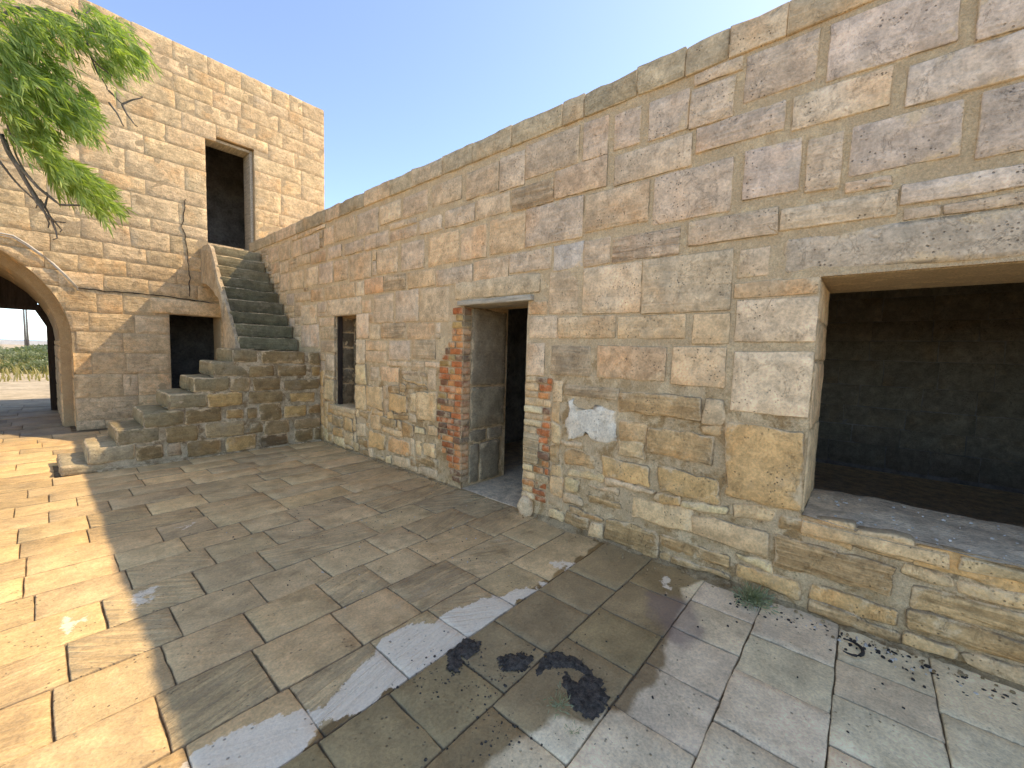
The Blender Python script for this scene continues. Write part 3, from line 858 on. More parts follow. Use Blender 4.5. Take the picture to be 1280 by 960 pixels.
# brick and stone patching on the right of the door
zb = 1.34
while zb > .20:
    hb = random.uniform(.062, .080)
    y = 2.466
    while y > 2.17:
        w = min(random.choice([.22, .13, .16]), y - 2.15)
        inner = y < 2.36
        if not (.50 < zb < .80 and not inner) and w > .03:
            t = random.choice('ptcto') if not inner else random.choice('rnrcbr')
            stone(wall, 'brick', 'brick', F_WALL, rect(y - w + .004, y - .003, zb - hb + .005, zb - .004), .010 + random.uniform(-.006, .012), .06, t, .1, .010, .005, .005, .07, camt=.2)
        y -= w
    zb -= hb
stone(wall, 'stone', 'stone', F_WALL, rect(2.275, 2.466, .505, .805), .026, .06, 't', .9, .015, .008, .006, .06)
rock_block(wall, 'base_boulder', 'stone', (XW - .09, 2.34, -.02), (XW + .12, 2.47, .17), 'g', .2, .05, .03, .05)
# reveal of the door, seen beyond the bricks
FD = (Vector((0, DOOR[1] + .015, 0)), VX, VZ, -VY)
for (z0, z1, xs) in [(1.16, 2.05, [XW + .13, W1 - .03]), (.66, 1.15, [XW + .13, W1 - .03]), (.50, .65, [XW + .13, XW + .42, W1 - .04]), (.02, .49, [XW + .13, XW + .30, W1 - .10])]:
    for a, b in zip(xs[:-1], xs[1:]):
        stone(wall, 'jamb_stone', 'stone', FD, rect(a + .006, b - .004, z0 + .006, z1 - .004), random.uniform(.004, .02), .02, 'd', .25, .02, .012, .012, .07)
# the small window is walled up a little way in
FW = (Vector((XW + .33, 0, 0)), VY, VZ, -VX)
z = WIN[2]
while z < WIN[3] - .03:
    h = min(random.uniform(.2, .34), WIN[3] - z); y = WIN[0]
    while y < WIN[1] + .35:
        w = random.uniform(.22, .42)
        stone(wall, 'infill_stone', 'stone', FW, rect(y + .006, y + w - .006, z + .006, z + h - .006), .01, .03, (.20, .17, .13), .3, .014, .008, .01, .09)  # shade of the recess put into the dark stone colour
        y += w
    z += h
FWJ = (Vector((0, WIN[1], 0)), VX, VZ, -VY)
for (z0, z1) in [(.66, .98), (.99, 1.22), (1.23, 1.56), (1.57, 1.80), (1.81, 2.045)]:
    stone(wall, 'jamb_stone', 'stone', FWJ, rect(XW + .13, XW + .335, z0, z1), random.uniform(.004, .012), .01, (.20, .165, .125), .3, .012, .008, .008, .07)  # reveal in shade: the shade is put into these dark stones
boxes('window_post', [(XW + .05, XW + .12, WIN[1] - .035, WIN[1] + .01, WIN[2], WIN[3])], 'planks', wall)
boxes('window_infill', [(XW + .335, XW + .6, WIN[0] - .05, WIN[1] + .05, WIN[2] - .05, WIN[3] + .05)], 'mortar', wall)
rock_block(wall, 'window_sill', 'stone', (XW - .03, WIN[0] - .02, WIN[2] - .075), (XW + .34, WIN[1] + .12, WIN[2] + .005), 't', .2, .015, .008, .1)
# dark courses inside the room behind the big opening
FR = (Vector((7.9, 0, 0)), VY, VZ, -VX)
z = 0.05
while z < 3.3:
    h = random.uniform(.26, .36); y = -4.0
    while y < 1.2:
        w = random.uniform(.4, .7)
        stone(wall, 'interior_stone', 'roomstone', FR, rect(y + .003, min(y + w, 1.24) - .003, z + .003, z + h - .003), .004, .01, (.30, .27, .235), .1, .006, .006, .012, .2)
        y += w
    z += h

# ================================================================== the tower with the arched gateway
tower = empty('stone_tower', (2, YT + 2, 0), 'tall tan sandstone gate tower with arched passage and two dark doorways', 'tower')
ACX, ACZ, AR = -1.26, 1.55, 1.655
AXR = ACX + AR
UD = (2.33, 3.19, 3.60, 5.73)
LD = (1.69, 2.52, 0.0, 2.11)
TX0, TX1, TZ = -6.5, 4.69, 7.19
def in_arch(u, v, m=0.0):
    if v < ACZ: return abs(u - ACX) < AR + m
    return math.hypot(u - ACX, v - ACZ) < AR + m
def t_open(u, v, m=0.0):
    return in_arch(u, v, m) or any(o[0] - m < u < o[1] + m and o[2] - m < v < o[3] + m for o in (UD, LD))
def arch_warp(u, v):
    m = .004
    if v < ACZ:
        if abs(u - ACX) < AR + m: u = ACX + math.copysign(AR + m, u - ACX)
    else:
        d = math.hypot(u - ACX, v - ACZ)
        if d < AR + m:
            u = ACX + (u - ACX) / d * (AR + m); v = ACZ + (v - ACZ) / d * (AR + m)
    return u, v
# mortar face: the arch is cut with a fan of quads, the rest is a grid
us = lines(TX0, TX1, .12, [AXR + .08, ACX - AR - .08, UD[0], UD[1], LD[0], LD[1]])
vz = lines(0, TZ - .02, .12, [ACZ, ACZ + AR + .08, UD[2], UD[3], LD[3]])
big_arch = lambda u, v: abs(u - ACX) < AR + .08 and v < ACZ + AR + .08
sheet('mortar_face', F_TOWER, us, vz, lambda u, v: big_arch(u, v) or any(o[0] < u < o[1] and o[2] < v < o[3] for o in (UD, LD)), .0008, .0015, 'mortar_tower', tower, 5)
V, F = [], []
NA = 40
for i in range(NA + 1):
    t = math.pi * i / NA
    c, s_ = math.cos(t), math.sin(t)
    k = 1 / max(abs(c), abs(s_)) * (AR + .08)
    V += [(ACX + AR * c, YT + .006, ACZ + AR * s_), (ACX + k * c, YT + .006, ACZ + k * s_)]
F = [(2 * i, 2 * i + 1, 2 * i + 3, 2 * i + 2) for i in range(NA)]
b = len(V)
for sx in (1, -1):
    b = len(V)
    V += [(ACX + sx * AR, YT + .006, 0), (ACX + sx * (AR + .08), YT + .006, 0), (ACX + sx * (AR + .08), YT + .006, ACZ), (ACX + sx * AR, YT + .006, ACZ)]
    F.append((b, b + 1, b + 2, b + 3))
local(link('arch_spandrel', mesh('arch_spandrel', V, F), tower, MAT['mortar_tower']))
# stones of the tower face
TL = [7.19, 6.85, 6.6, 6.28, 5.96, 5.62, 5.3, 4.97, 4.52, 4.25, 3.85, 3.62, 3.27, 2.99, 2.71, 2.44, 2.05, 1.71, 1.35, .97, .57, .16, 0.0]
TJ = dict(T2=[(95, 400), (360, 500), (615, 620), (850, 730), (985, 780), (1085, 840), (215, 560), (710, 790), (970, 890), (100, 600), (400, 745), (615, 860), (265, 850), (590, 930)],
          T4=[(725, 90), (930, 160), (1085, 100), (1070, 400), (920, 480), (920, 680), (820, 200), (1070, 550), (160, 40), (190, 450)],
          T3=[(605, 220), (945, 300), (1095, 200), (1255, 110), (1105, 520), (755, 420), (995, 640), (1145, 790), (610, 780), (225, 740), (990, 880)],
          T5=[(785, 150), (590, 240), (960, 290), (1110, 190), (990, 60), (785, 380), (935, 540), (670, 660)], T7=[(940, 330), (1050, 330), (960, 80), (1050, 220), (800, 560)])
tj = {i: [] for i in range(len(TL) - 1)}
for c, pts in TJ.items():
    for x, y in pts:
        X, Z = on_y(*px(c, x, y), YT)
        for i in range(len(TL) - 1):
            if TL[i + 1] < Z <= TL[i]: tj[i].append(X)
rnd = random.Random(11)
for i in range(len(TL) - 1):
    z1, z0 = TL[i], TL[i + 1]
    zm = (z0 + z1) / 2
    must = []
    for o in (UD, LD):
        if o[2] < zm < o[3]: must += [o[0], o[1]]
    xs = [-3.4 if zm < 3.4 else -4.2] + sorted(tj[i] + must) + [TX1]
    cl = [xs[0]]
    for q in xs[1:]:
        if q in must or q == TX1:
            if q - cl[-1] < .14 and len(cl) > 1 and cl[-1] not in must: cl.pop()
            cl.append(q)
        elif q - cl[-1] > .16: cl.append(q)
    out = [cl[0]]
    for q in cl[1:]:
        while q - out[-1] > 1.0: out.append(out[-1] + rnd.uniform(.45, .75))
        if q - out[-1] < .13 and len(out) > 1 and out[-1] not in must: out.pop()
        out.append(q)
    for a, b in zip(out[:-1], out[1:]):
        xm = (a + b) / 2
        g = .003
        top = z1 - g; bot = z0 + g
        # trim against door heads and sills
        skip = False
        for o in (UD, LD):
            if o[0] - .01 < xm < o[1] + .01:
                if bot < o[3] < top: bot = o[3] + .008
                elif bot < o[2] < top: top = o[2] - .008
                elif o[2] <= bot and top <= o[3]: skip = True
        if skip or top - bot < .05 or b - a < .04: continue
        wq = [rnd.uniform(-.014, .014) for _ in range(8)]
        qd = rect(a + g, b - g, bot, top)
        qj = [(q[0] + wq[2 * n_] * .6, q[1] + wq[2 * n_ + 1]) for n_, q in enumerate(qd)] if not any(o[0] - .05 < xm < o[1] + .05 or abs(a - o[1]) < .05 or abs(b - o[0]) < .05 for o in (UD, LD)) else qd
        ins = sum(in_arch(*q) for q in qd)
        if ins == 4 or in_arch(xm, zm, -.12): continue
        lowzone = zm < 2.44
        t = rnd.choice('tttop') if not lowzone else rnd.choice('ttgokb')
        c = tuple(x * k_ for x, k_ in zip(PAL[t], (1.0, .98, .93))) if not lowzone else PAL[t]
        c = tuple(.4 * x + .6 * y_ for x, y_ in zip(c, (.58, .455, .325)))
        stone(tower, 'stone', 'tower', F_TOWER, qj, .003 + rnd.uniform(-.001, .0015), .05, c, .06 if not lowzone else .3, .004, .0045, .008, .085 if xm > -.6 else .2, warp=arch_warp if ins or in_arch(xm, zm, .3) else None, bulge=.0, camt=.04)
# lintels
stone(tower, 'lintel', 'tower', F_TOWER, rect(1.42, 2.62, 2.12, 2.40), .028, .08, 'p', .2, .02, .012, .012, .1)
# side, back, top of the tower and its rooms
boxes('tower_body', [(TX1 - .4, TX1 - .004, YT + .02, 15, 0, TZ - .03), (TX0, TX0 + .4, YT + .02, 15, 0, TZ - .03), (TX0 + .4, TX1 - .4, 14.6, 15, 3.5, TZ - .03), (.9, TX1 - .4, 14.6, 15, 0, 3.5), (TX0 + .4, -3.4, 14.6, 15, 0, 3.5),
                     (TX0 + .4, TX1 - .4, YT + .5, 14.6, 6.8, 7.0), (TX0 + .4, TX1 - .4, YT + .5, 14.6, 3.35, 3.55)], 'mortar_tower', tower)
def wall_boxes(y0, y1):
    return [(TX0, ACX - AR - .08, y0, y1, 0, TZ - .03), (ACX - AR - .08, AXR + .08, y0, y1, ACZ + AR + .06, TZ - .03), (AXR + .08, LD[0], y0, y1, 0, TZ - .03), (LD[0], UD[0], y0, y1, LD[3] + .02, TZ - .03),
            (UD[0], LD[1], y0, y1, LD[3] + .02, UD[2] - .02), (UD[0], UD[1], y0, y1, UD[3] + .02, TZ - .03), (LD[1], UD[1], y0, y1, 0, UD[2] - .02), (UD[1], TX1 - .01, y0, y1, 0, TZ - .03)]
boxes('wall_core', wall_boxes(YT + .03, YT + .55), 'mortar_tower', tower)
boxes('inner_wall', [(.62, .9, YT + .55, 14.6, 0, 3.35), (-3.6, -3.3, YT + .55, 14.6, 0, 3.35)], 'room', tower)
boxes('room_lining', [(.9, TX1 - .42, 13.0, 13.2, 0, 6.8), (UD[1] + .6, UD[1] + .8, YT + .56, 13, 3.6, 6.8), (UD[0] - .9, UD[0] - .7, YT + .56, 13, 3.6, 6.8)], 'room', tower)
# door frame of the upper opening
boxes('door_frame', [(UD[0], UD[1], YT + .12, YT + .5, UD[3] - .055, UD[3] - .005), (UD[1] - .055, UD[1] - .005, YT + .10, YT + .5, UD[2], UD[3] - .06)], 'wood', tower)
# passage: outer ring, then a slightly narrower vault
def vault(name, r, y0, y1, mat, n=18):
    V, F = [], []
    pts = [(ACX + r, 0.0), (ACX + r, ACZ * .5)] + [(ACX + r * math.cos(math.pi * i / n), ACZ + r * math.sin(math.pi * i / n)) for i in range(n + 1)] + [(ACX - r, ACZ * .5), (ACX - r, 0)]
    ny = max(2, round((y1 - y0) / .3))
    for j in range(ny + 1):
        y = y0 + (y1 - y0) * j / ny
        for (x, z) in pts: V.append((x, y, z))
    m = len(pts)
    for j in range(ny):
        for i in range(m - 1): F.append((j * m + i, j * m + i + 1, (j + 1) * m + i + 1, (j + 1) * m + i))
    return local(link(name, mesh(name, V, F), tower, MAT[mat]))
vault('outer_vault', AR + .02, YT + .02, YT + .62, 'mortar_tower')
vault('inner_vault', 1.53, YT + .6, 13.75, 'mortar_tower')
# step between the two
V, F = [], []
for i in range(NA + 1):
    t = math.pi * i / NA
    V += [(ACX + 1.53 * math.cos(t), YT + .6, ACZ + 1.53 * math.sin(t)), (ACX + (AR + .05) * math.cos(t), YT + .6, ACZ + (AR + .05) * math.sin(t))]
F = [(2 * i, 2 * i + 1, 2 * i + 3, 2 * i + 2) for i in range(NA)]
for sx in (1, -1):
    b = len(V); V += [(ACX + sx * 1.53, YT + .6, 0), (ACX + sx * (AR + .05), YT + .6, 0), (ACX + sx * (AR + .05), YT + .6, ACZ), (ACX + sx * 1.53, YT + .6, ACZ)]; F.append((b, b + 1, b + 2, b + 3))
local(link('vault_step', mesh('vault_step', V, F), tower, MAT['mortar_tower']))
# voussoirs lining the soffit and the jambs, both rings
def ring_stones(r, y0, y1, rows, col):
    FJr = (Vector((ACX + r, 0, 0)), VY, VZ, -VX)
    z = 0.0
    while z < ACZ - .05:
        h = min(random.uniform(.24, .38), ACZ - z)
        for q in range(rows):
            a = y0 + (y1 - y0) * q / rows; b = y0 + (y1 - y0) * (q + 1) / rows
            stone(tower, 'jamb_stone', 'tower', FJr, rect(a + .006, b - .006, z + .006, z + h - .006), .012, .02, col, .3, .018, .010, .008, .12)
        z += h
    n = 13
    for i in range(n):
        t0, t1 = math.pi * (i + .03) / n, math.pi * (i + .97) / n
        tm = (t0 + t1) / 2
        N = Vector((-math.cos(tm), 0, -math.sin(tm))); U = VY; Vv = Vector((-math.sin(tm), 0, math.cos(tm)))
        O = Vector((ACX + r * math.cos(tm), 0, ACZ + r * math.sin(tm))); hh = r * math.tan((t1 - t0) / 2)
        for q in range(rows):
            a = y0 + (y1 - y0) * q / rows; b = y0 + (y1 - y0) * (q + 1) / rows
            stone(tower, 'voussoir', 'tower', (O, U, Vv, N), rect(a + .006, b - .006, -hh, hh), -.002, .03, col, .3, .016, .008, .006, .14)
ring_stones(AR + .014, YT + .01, YT + .6, 1, 'o')
ring_stones(1.53 - .004, YT + .62, 13.7, 5, 'k')
gate = empty('plank_gate_head', (ACX, 13.7, 0), 'dark timber gate frame with plank head at far end of arch', 'gate')
zf = 2.2
for i in range(30):
    x0 = ACX - 1.5 + i * .1
    xc = x0 + .05
    zt = ACZ + math.sqrt(max(0.0, 1.52 ** 2 - (xc - ACX) ** 2))
    if zt > zf + .03:
        boxes('plank', [(x0 - .004, x0 + .104, 13.62 + (i % 2) * .03, 13.70 + (i % 2) * .03, zf, zt + .06)], 'planks', gate)
boxes('frame_post', [(.155, .28, 13.58, 13.74, 0, 2.6)], 'planks', gate)
boxes('frame_post', [(-2.80, -2.675, 13.58, 13.74, 0, 2.6)], 'planks', gate)
boxes('frame_beam', [(-2.67, .15, 13.60, 13.76, zf - .02, zf + .06)], 'planks', gate)
for sx, xa in ((1, .157), (-1, -2.677)):
    v = [(xa, y, z) if k == 0 else ((xa - sx * .15, y, z) if k == 1 else (xa, y, z)) for (k, y, z) in ((0, 13.62, 1.84), (1, 13.62, 2.178), (2, 13.62, 2.178), (0, 13.72, 1.84), (1, 13.72, 2.178), (2, 13.72, 2.178))]
    local(link('corner_brace', mesh('corner_brace', v, [(0, 1, 2), (3, 5, 4), (0, 3, 4, 1), (1, 4, 5, 2), (2, 5, 3, 0)]), gate, MAT['planks']))

# cable stapled over the arch
cpts = []
for x, y in [(-260, -60), (0, 10), (100, 30), (200, 90), (300, 160), (400, 235), (500, 330), (590, 425)]:
    X, Z = on_y(*px('T5', x, y), YT); cpts.append((X, YT - .028, Z))
for x in (-.7, -1.2, -2.0): cpts.insert(0, (x, YT - .028, 3.32 + (-.6 - x) * .03))
v, f = tube(cpts, .013, 7)
v2, f2 = tube([(p[0] + .004, p[1] + .004, p[2] - .032) for p in cpts], .009, 6)
V, F = merge([(v, f), (v2, f2)])
tag(link('wall_cable', mesh('wall_cable', V, F, True), None, MAT['cable']), 'pair of pale cables running down the tower wall above the arch', 'cable')
# tower cracks as raised dark ribbons, their inner shade put into the colour
def crack_shade(pts, wd, name='crack_shade'):
    V, F = [], []
    for i, (x, z) in enumerate(pts):
        w = wd * (0.55 + .8 * abs(nz(x, z, 1, 7)))
        p0, p1 = pts[max(0, i - 1)], pts[min(len(pts) - 1, i + 1)]
        d = math.hypot(p1[0] - p0[0], p1[1] - p0[1]); nx, nzv = -(p1[1] - p0[1]) / d, (p1[0] - p0[0]) / d
        V += [(x + nx * w, YT - .017, z + nzv * w), (x - nx * w, YT - .017, z - nzv * w)]
        V += [(x + nx * w, YT - .005, z + nzv * w), (x - nx * w, YT - .005, z - nzv * w)]
    for i in range(len(pts) - 1):
        b = 4 * i; c = b + 4
        F += [(b, b + 1, c + 1, c), (b, c, c + 2, b + 2), (b + 1, b + 3, c + 3, c + 1)]
    return local(link(name, mesh(name, V, F), tower, MAT['black']))
def dense(pts, n=8, amp=.012):
    out = []
    for (a, b) in zip(pts[:-1], pts[1:]):
        for i in range(n):
            t = i / n; x = a[0] * (1 - t) + b[0] * t; z = a[1] * (1 - t) + b[1] * t
            out.append((x + nz(x, z, 9, 9) * amp, z + nz(x, z, 19, 9) * amp))
    return out + [pts[-1]]
crack_shade(dense([on_y(*px('T5', x, y), YT) for x, y in [(592, 425), (700, 436), (800, 452), (900, 455), (1100, 472), (1276, 490)]] + [on_y(*px('T6', x, y), YT) for x, y in [(150, 505), (300, 525), (420, 548)]], 8, .014), .010)
crack_shade(dense([on_y(*px('T4', 190, 600), YT)] + [on_y(*px('T6', x, y), YT) for x, y in [(170, -40), (200, 80), (212, 200), (220, 330), (225, 490)]], 10, .03), .006)

# ================================================================== stairs
stair = empty('stone_staircase', (1.8, YS + .4, 0), 'worn two-flight stone staircase climbing from the courtyard to the tower door', 'staircase')
SX = [.12, .34, .59, .84, 1.09, 1.36, 1.59, 1.82]
SZ = [.11, .29, .48, .67, .89, 1.10, 1.31, 1.50]
YB = 7.66
for i in range(8):
    x1 = SX[i] + (.42 if i < 7 else .55)
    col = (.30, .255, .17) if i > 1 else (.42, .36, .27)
    rock_block(stair, 'step', 'stair', (SX[i], YS - .012 - .01 * (i % 2), max(0, SZ[i] - (.20 if i else .14))), (x1 if i < 7 else 2.14, YB - (.0 if i < 5 else .02), SZ[i]), col, .3, .03, .016, .09)
bs = []
for i in range(1, 8):
    bs.append((SX[i] + .03, SX[i + 1] + .03 if i < 7 else XW - .01, YS + .02, YB - .03, 0, SZ[i] - .18 if i < 7 else 1.30))
boxes('stair_core', bs + [(2.14, XW - .01, YS + .04, YB + .3, 1.30, 1.475)], 'mortar_stair', stair)
def sskip(u, v):
    if u > 1.82: return v > 1.47
    for i in range(7):
        if SX[i] <= u < SX[i + 1]: return v > SZ[i] - .12
    return True
sheet('mortar_face', F_STAIR, lines(.3, XW - .005, .05, SX), lines(0, 1.48, .05, []), sskip, .004, .012, 'mortar_stair', stair, 7)
SST = {'T8': [(600,102,862,185,'b'),(890,97,1110,180,'b'),(1150,112,1220,180,'o'),(440,202,680,295,'b'),(700,197,910,290,'b'),(945,212,1210,280,'b'),(275,322,630,405,'o'),
              (670,302,930,380,'b'),(985,312,1170,375,'o'),(115,442,470,525,'b'),(500,437,640,500,'o'),(660,432,740,500,'b'),(750,392,920,520,'b'),(940,407,1110,480,'o'),(1120,402,1220,460,'b'),
              (0,577,290,665,'b'),(340,547,640,640,'t'),(680,542,780,610,'b'),(790,522,980,615,'k'),(1020,512,1215,570,'k'),(1020,587,1160,670,'b'),(1165,577,1215,660,'b'),(50,692,160,780,'u'),
              (205,677,460,770,'b'),(490,642,730,730,'o'),(765,627,970,725,'h'),(555,-20,760,75,'g'),(770,-15,1100,85,'b'),(1125,5,1245,95,'b')],
       'T7': [(1115,592,1276,680,'b'),(920,727,1010,820,'b'),(1030,717,1240,800,'b')]}
RS2 = []
for c, lst in SST.items():
    for (x0, y0, x1, y1, t) in lst:
        a = on_y(*px(c, x0, y0), YS); b = on_y(*px(c, x1, y1), YS)
        RS2.append([a[0], min(b[0], XW - .02), max(.02, min(a[1], b[1])), min(1.485, max(a[1], b[1])), t])
for i in range(8):                     # keep clear of the step ends
    for r in RS2:
        e = SX[i] + (.42 if i < 7 else .32)
        if r[0] < e - .005 and r[1] > SX[i] and r[2] < SZ[i] and r[3] > SZ[i] - .19:
            if r[1] - e > .06: r[0] = e + .008
            else: r[3] = min(r[3], SZ[i] - .195)
RS2 = settle(RS2)
for r in RS2:
    u0, u1, v0, v1, t = r
    w = .008
    quad = [(u0 + random.uniform(-w, w), v0 + random.uniform(-w, w)), (u1 + random.uniform(-w, w), v0 + random.uniform(-w, w)), (u1 + random.uniform(-w, w), v1 + random.uniform(-w, w)), (u0 + random.uniform(-w, w), v1 + random.uniform(-w, w))]
    t = tuple(1.15 * x for x in RAW[t])
    stone(stair, 'stone', 'stair', F_STAIR, quad, .022, .03, t, .4, .018, .010, .012, .07)
boxes('base_fillet', [(.42, XW - .02, YS - .05, YS + .02, -.02, .022)], 'mortar_stair', stair)
# upper flight
for i in range(9):
    y0, z1 = 7.70 + .222 * i, 1.70 + .217 * i
    col = (.165, .16, .115) if i < 6 else (.27, .24, .17)  # shade put into the dark lower steps, sunlight into the paler top ones
    d = .30 if i < 8 else YT - y0 + .0
    xl = 2.13 + .012 * i
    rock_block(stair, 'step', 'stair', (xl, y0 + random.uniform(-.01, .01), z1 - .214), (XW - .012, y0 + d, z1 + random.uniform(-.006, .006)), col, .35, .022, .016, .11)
# raking side wall carried on a half arch
prof_lo = [(7.62, 0.0), (8.36, 0.0), (8.37, 1.5), (8.39, 1.9), (8.50, 2.18), (8.75, 2.38), (9.1, 2.53), (9.5, 2.66), (9.85, 2.73), (10.19, 2.77)]
prof_hi = [(7.62, 1.50), (7.72, 1.68), (8.0, 1.95), (8.25, 2.22), (8.5, 2.47), (8.75, 2.72), (9.0, 2.97), (9.2, 3.20), (9.36, 3.40), (9.55, 3.50), (9.85, 3.53), (10.19, 3.55)]
def interp(pr, y):
    for (a, b) in zip(pr[:-1], pr[1:]):
        if a[0] <= y <= b[0] and b[0] > a[0]: return a[1] + (b[1] - a[1]) * (y - a[0]) / (b[0] - a[0])
    return pr[-1][1]
ys_ = [7.62, 7.72, 7.85, 8.0, 8.12, 8.25, 8.355, 8.365, 8.39, 8.44, 8.5, 8.62, 8.75, 8.9, 9.0, 9.1, 9.2, 9.36, 9.5, 9.65, 9.85, 10.0, 10.185]
V, F = [], []
NZ = 7
for y in ys_:
    lo = 0.0 if y < 8.36 else interp(prof_lo[2:], max(y, 8.37)); hi = interp(prof_hi, y) - .05 + .03 * nz(y, 0, 5, 6)
    xo = 2.06 + (y - 7.62) * .055
    col_ = []
    for k in range(NZ + 1):
        z = lo + (hi - lo) * k / NZ
        col_.append((xo + .018 * nz(y, z, 2, 4) + .008 * nz(y, z, 2, 14) + (.03 if k == NZ else 0), y, z))
    col_ += [(xo + .085, y, hi - .004), (xo + .10, y, hi - .32), (XW - .02, y, hi - .42), (XW - .02, y, min(lo, hi - .43))]
    V += col_
m = NZ + 5
for i in range(len(ys_) - 1):
    for k in range(m):
        F.append((i * m + k, i * m + (k + 1) % m, (i + 1) * m + (k + 1) % m, (i + 1) * m + k))
F += [tuple(range(m))[::-1], tuple((len(ys_) - 1) * m + k for k in range(m))]
me = mesh('raking_wall', V, F); fattr(me, 'edge', [0.3] * len(V))
o = link('raking_wall', me, stair, MAT['stair']); local(o); o.color = (.47, .36, .23, .1)

# ================================================================== beyond the arch
outer = link('approach_path', mesh('approach_path', [(-14, 15.2, -.044), (9, 15.2, -.044), (9, 24, -.044), (-14, 24, -.044)], [(0, 1, 2, 3)]), None, MAT['sand'])
outer['kind'] = 'structure'
def blades(n, area, hmin, hmax, wd, lean, seed):
    rr = random.Random(seed); V, F = [], []
    for _ in range(n):
        x = rr.uniform(area[0], area[1]); y = rr.uniform(area[2], area[3])
        h = rr.uniform(hmin, hmax); a = rr.uniform(0, 6.28); dx, dy = math.cos(a) * lean * h, math.sin(a) * lean * h
        b = len(V); px_, py_ = -math.sin(a) * wd, math.cos(a) * wd
        V += [(x - px_, y - py_, -.05), (x + px_, y + py_, -.05), (x + dx * .4 + px_ * .7, y + dy * .4 + py_ * .7, h * .6), (x + dx * .4 - px_ * .7, y + dy * .4 - py_ * .7, h * .6), (x + dx, y + dy, h)]
        F += [(b, b + 1, b + 2, b + 3), (b + 3, b + 2, b + 4)]
    return mesh('grass', V, F)
gr = link('dry_grass', blades(9000, (-14, 6, 24, 62), .12, .45, .03, .5, 3), None, MAT['straw'])
gr['kind'] = 'stuff'; gr['label'] = 'dry yellow grass on open ground beyond the arch'; gr['category'] = 'grass'
def bush_mesh(seed, n=900):
    rr = random.Random(seed); V, F = [], []
    for _ in range(n):
        while True:
            p = Vector((rr.uniform(-1, 1), rr.uniform(-1, 1), rr.uniform(0, 1)))
            if .35 < p.length < 1 + .2 * nz(p.x, p.y, p.z + seed, 2.5): break
        d = (p + Vector((rr.gauss(0, .5), rr.gauss(0, .5), rr.gauss(.2, .5)))).normalized()
        sdv = d.orthogonal().normalized(); L = rr.uniform(.12, .24); w = L * .22
        b = len(V); V += [p - sdv * w, p + sdv * w, p + d * L + sdv * w * .3, p + d * L - sdv * w * .3]; F.append((b, b + 1, b + 2, b + 3))
    return mesh('scrub', V, F)
bm = [bush_mesh(i) for i in range(3)]
for m_ in bm: m_.materials.append(MAT['scrub'])
rr = random.Random(21)
spots = [(-.9, 31, .55), (.2, 30, .6), (-2.2, 34, .7), (-.3, 37, .8), (.9, 36, .8), (-3.6, 38, .8), (-1.4, 42, .9), (.1, 45, 1.0), (-3.0, 47, 1.0), (1.6, 43, 1.0), (-4.8, 44, .9), (-.8, 52, 1.1), (-2.4, 56, 1.1), (1.2, 55, 1.1), (-5.0, 58, 1.2), (.2, 60, 1.2)]
for i, (x, y, r_) in enumerate(spots):
    o = link('scrub_bush', bm[i % 3]); o.location = (x, y, -.05); o.scale = (r_ * 1.2, r_ * 1.2, r_ * rr.uniform(.8, 1.1)); o.rotation_euler.z = rr.uniform(0, 6)
    tag(o, 'low grey-green scrub bush on open ground seen through the arch', 'bush', 'scrub bushes beyond the arch')
for i, (X, lab) in enumerate([(32.0, 'left one of two thin poles on the horizon seen through the arch'), (35.2, 'right one of two thin poles on the horizon seen through the arch')]):
    d = ray(X, 430); Yp = 95.0; xp = d[0] / d[1] * Yp
    v, f = tube([(xp, Yp, -.05), (xp, Yp, 4), (xp, Yp, 9 - i * .5)], [.13, .11, .08], 8)
    v2, f2 = tube([(xp - .9, Yp, 8.0), (xp + .9, Yp, 8.0)], .05, 5)
    V, F = merge([(v, f), (v2, f2)])
    tag(link('utility_pole', mesh('utility_pole', V, F, True), None, MAT['steel']), lab, 'pole', 'poles beyond the arch')
fw = boxes('boundary_wall', [(-60, 60, 180, 180.6, -.05, 1.2)], 'whitewall'); tag(fw, 'low white wall along the horizon seen through the arch', 'wall')

# ================================================================== the tree hanging in from the left
tree = empty('feathery_tree', (-2.5, 6.6, 0), 'green feathery-leaved tree reaching into the top left corner', 'tree')
def at(x, y, Y): 
    X, Z = on_y(x, y, Y); return Vector((X, Y, Z))
rr = random.Random(4)
def limb(pts, r0, r1, n=7):
    out = []
    P = [Vector(p) for p in pts]
    for a, b in zip(P[:-1], P[1:]):
        for i in range(6):
            t = i / 6; q = a.lerp(b, t); q += Vector((nz(q.x, q.y, q.z, 3), nz(q.y, q.z, q.x, 3), nz(q.z, q.x, q.y, 3))) * .05
            out.append(q)
    out.append(P[-1])
    rad = [r0 + (r1 - r0) * (i / (len(out) - 1)) for i in range(len(out))]
    return tube(out, rad, n)
fork = Vector((-1.9, 6.5, 3.1))
v, f = limb([(-2.5, 6.6, -.03), (-2.42, 6.55, 1.2), (-2.2, 6.5, 2.2), fork], .17, .10, 10)
local(link('trunk', mesh('trunk', v, f, True), tree, MAT['bark']))
limbs = [[fork, at(-60, 60, 6.3), at(20, 15, 6.1), at(65, 18, 6.0), at(108, 50, 5.9)], [fork, at(-70, 130, 6.2), at(-5, 95, 6.0), at(60, 120, 5.9), at(105, 150, 5.8)],
         [fork, at(-60, 180, 6.0), at(2, 170, 5.8), at(22, 205, 5.7), at(45, 255, 5.7), at(62, 275, 5.7)], [at(22, 205, 5.7), at(45, 232, 5.65), at(75, 255, 5.6), at(105, 258, 5.6)],
         [fork, (-2.4, 6.9, 4.2), (-2.6, 7.2, 5.4)], [fork, (-2.6, 6.0, 3.9), (-3.2, 5.6, 4.9)], [fork, (-1.5, 6.6, 4.0), (-1.1, 6.4, 5.2)]]
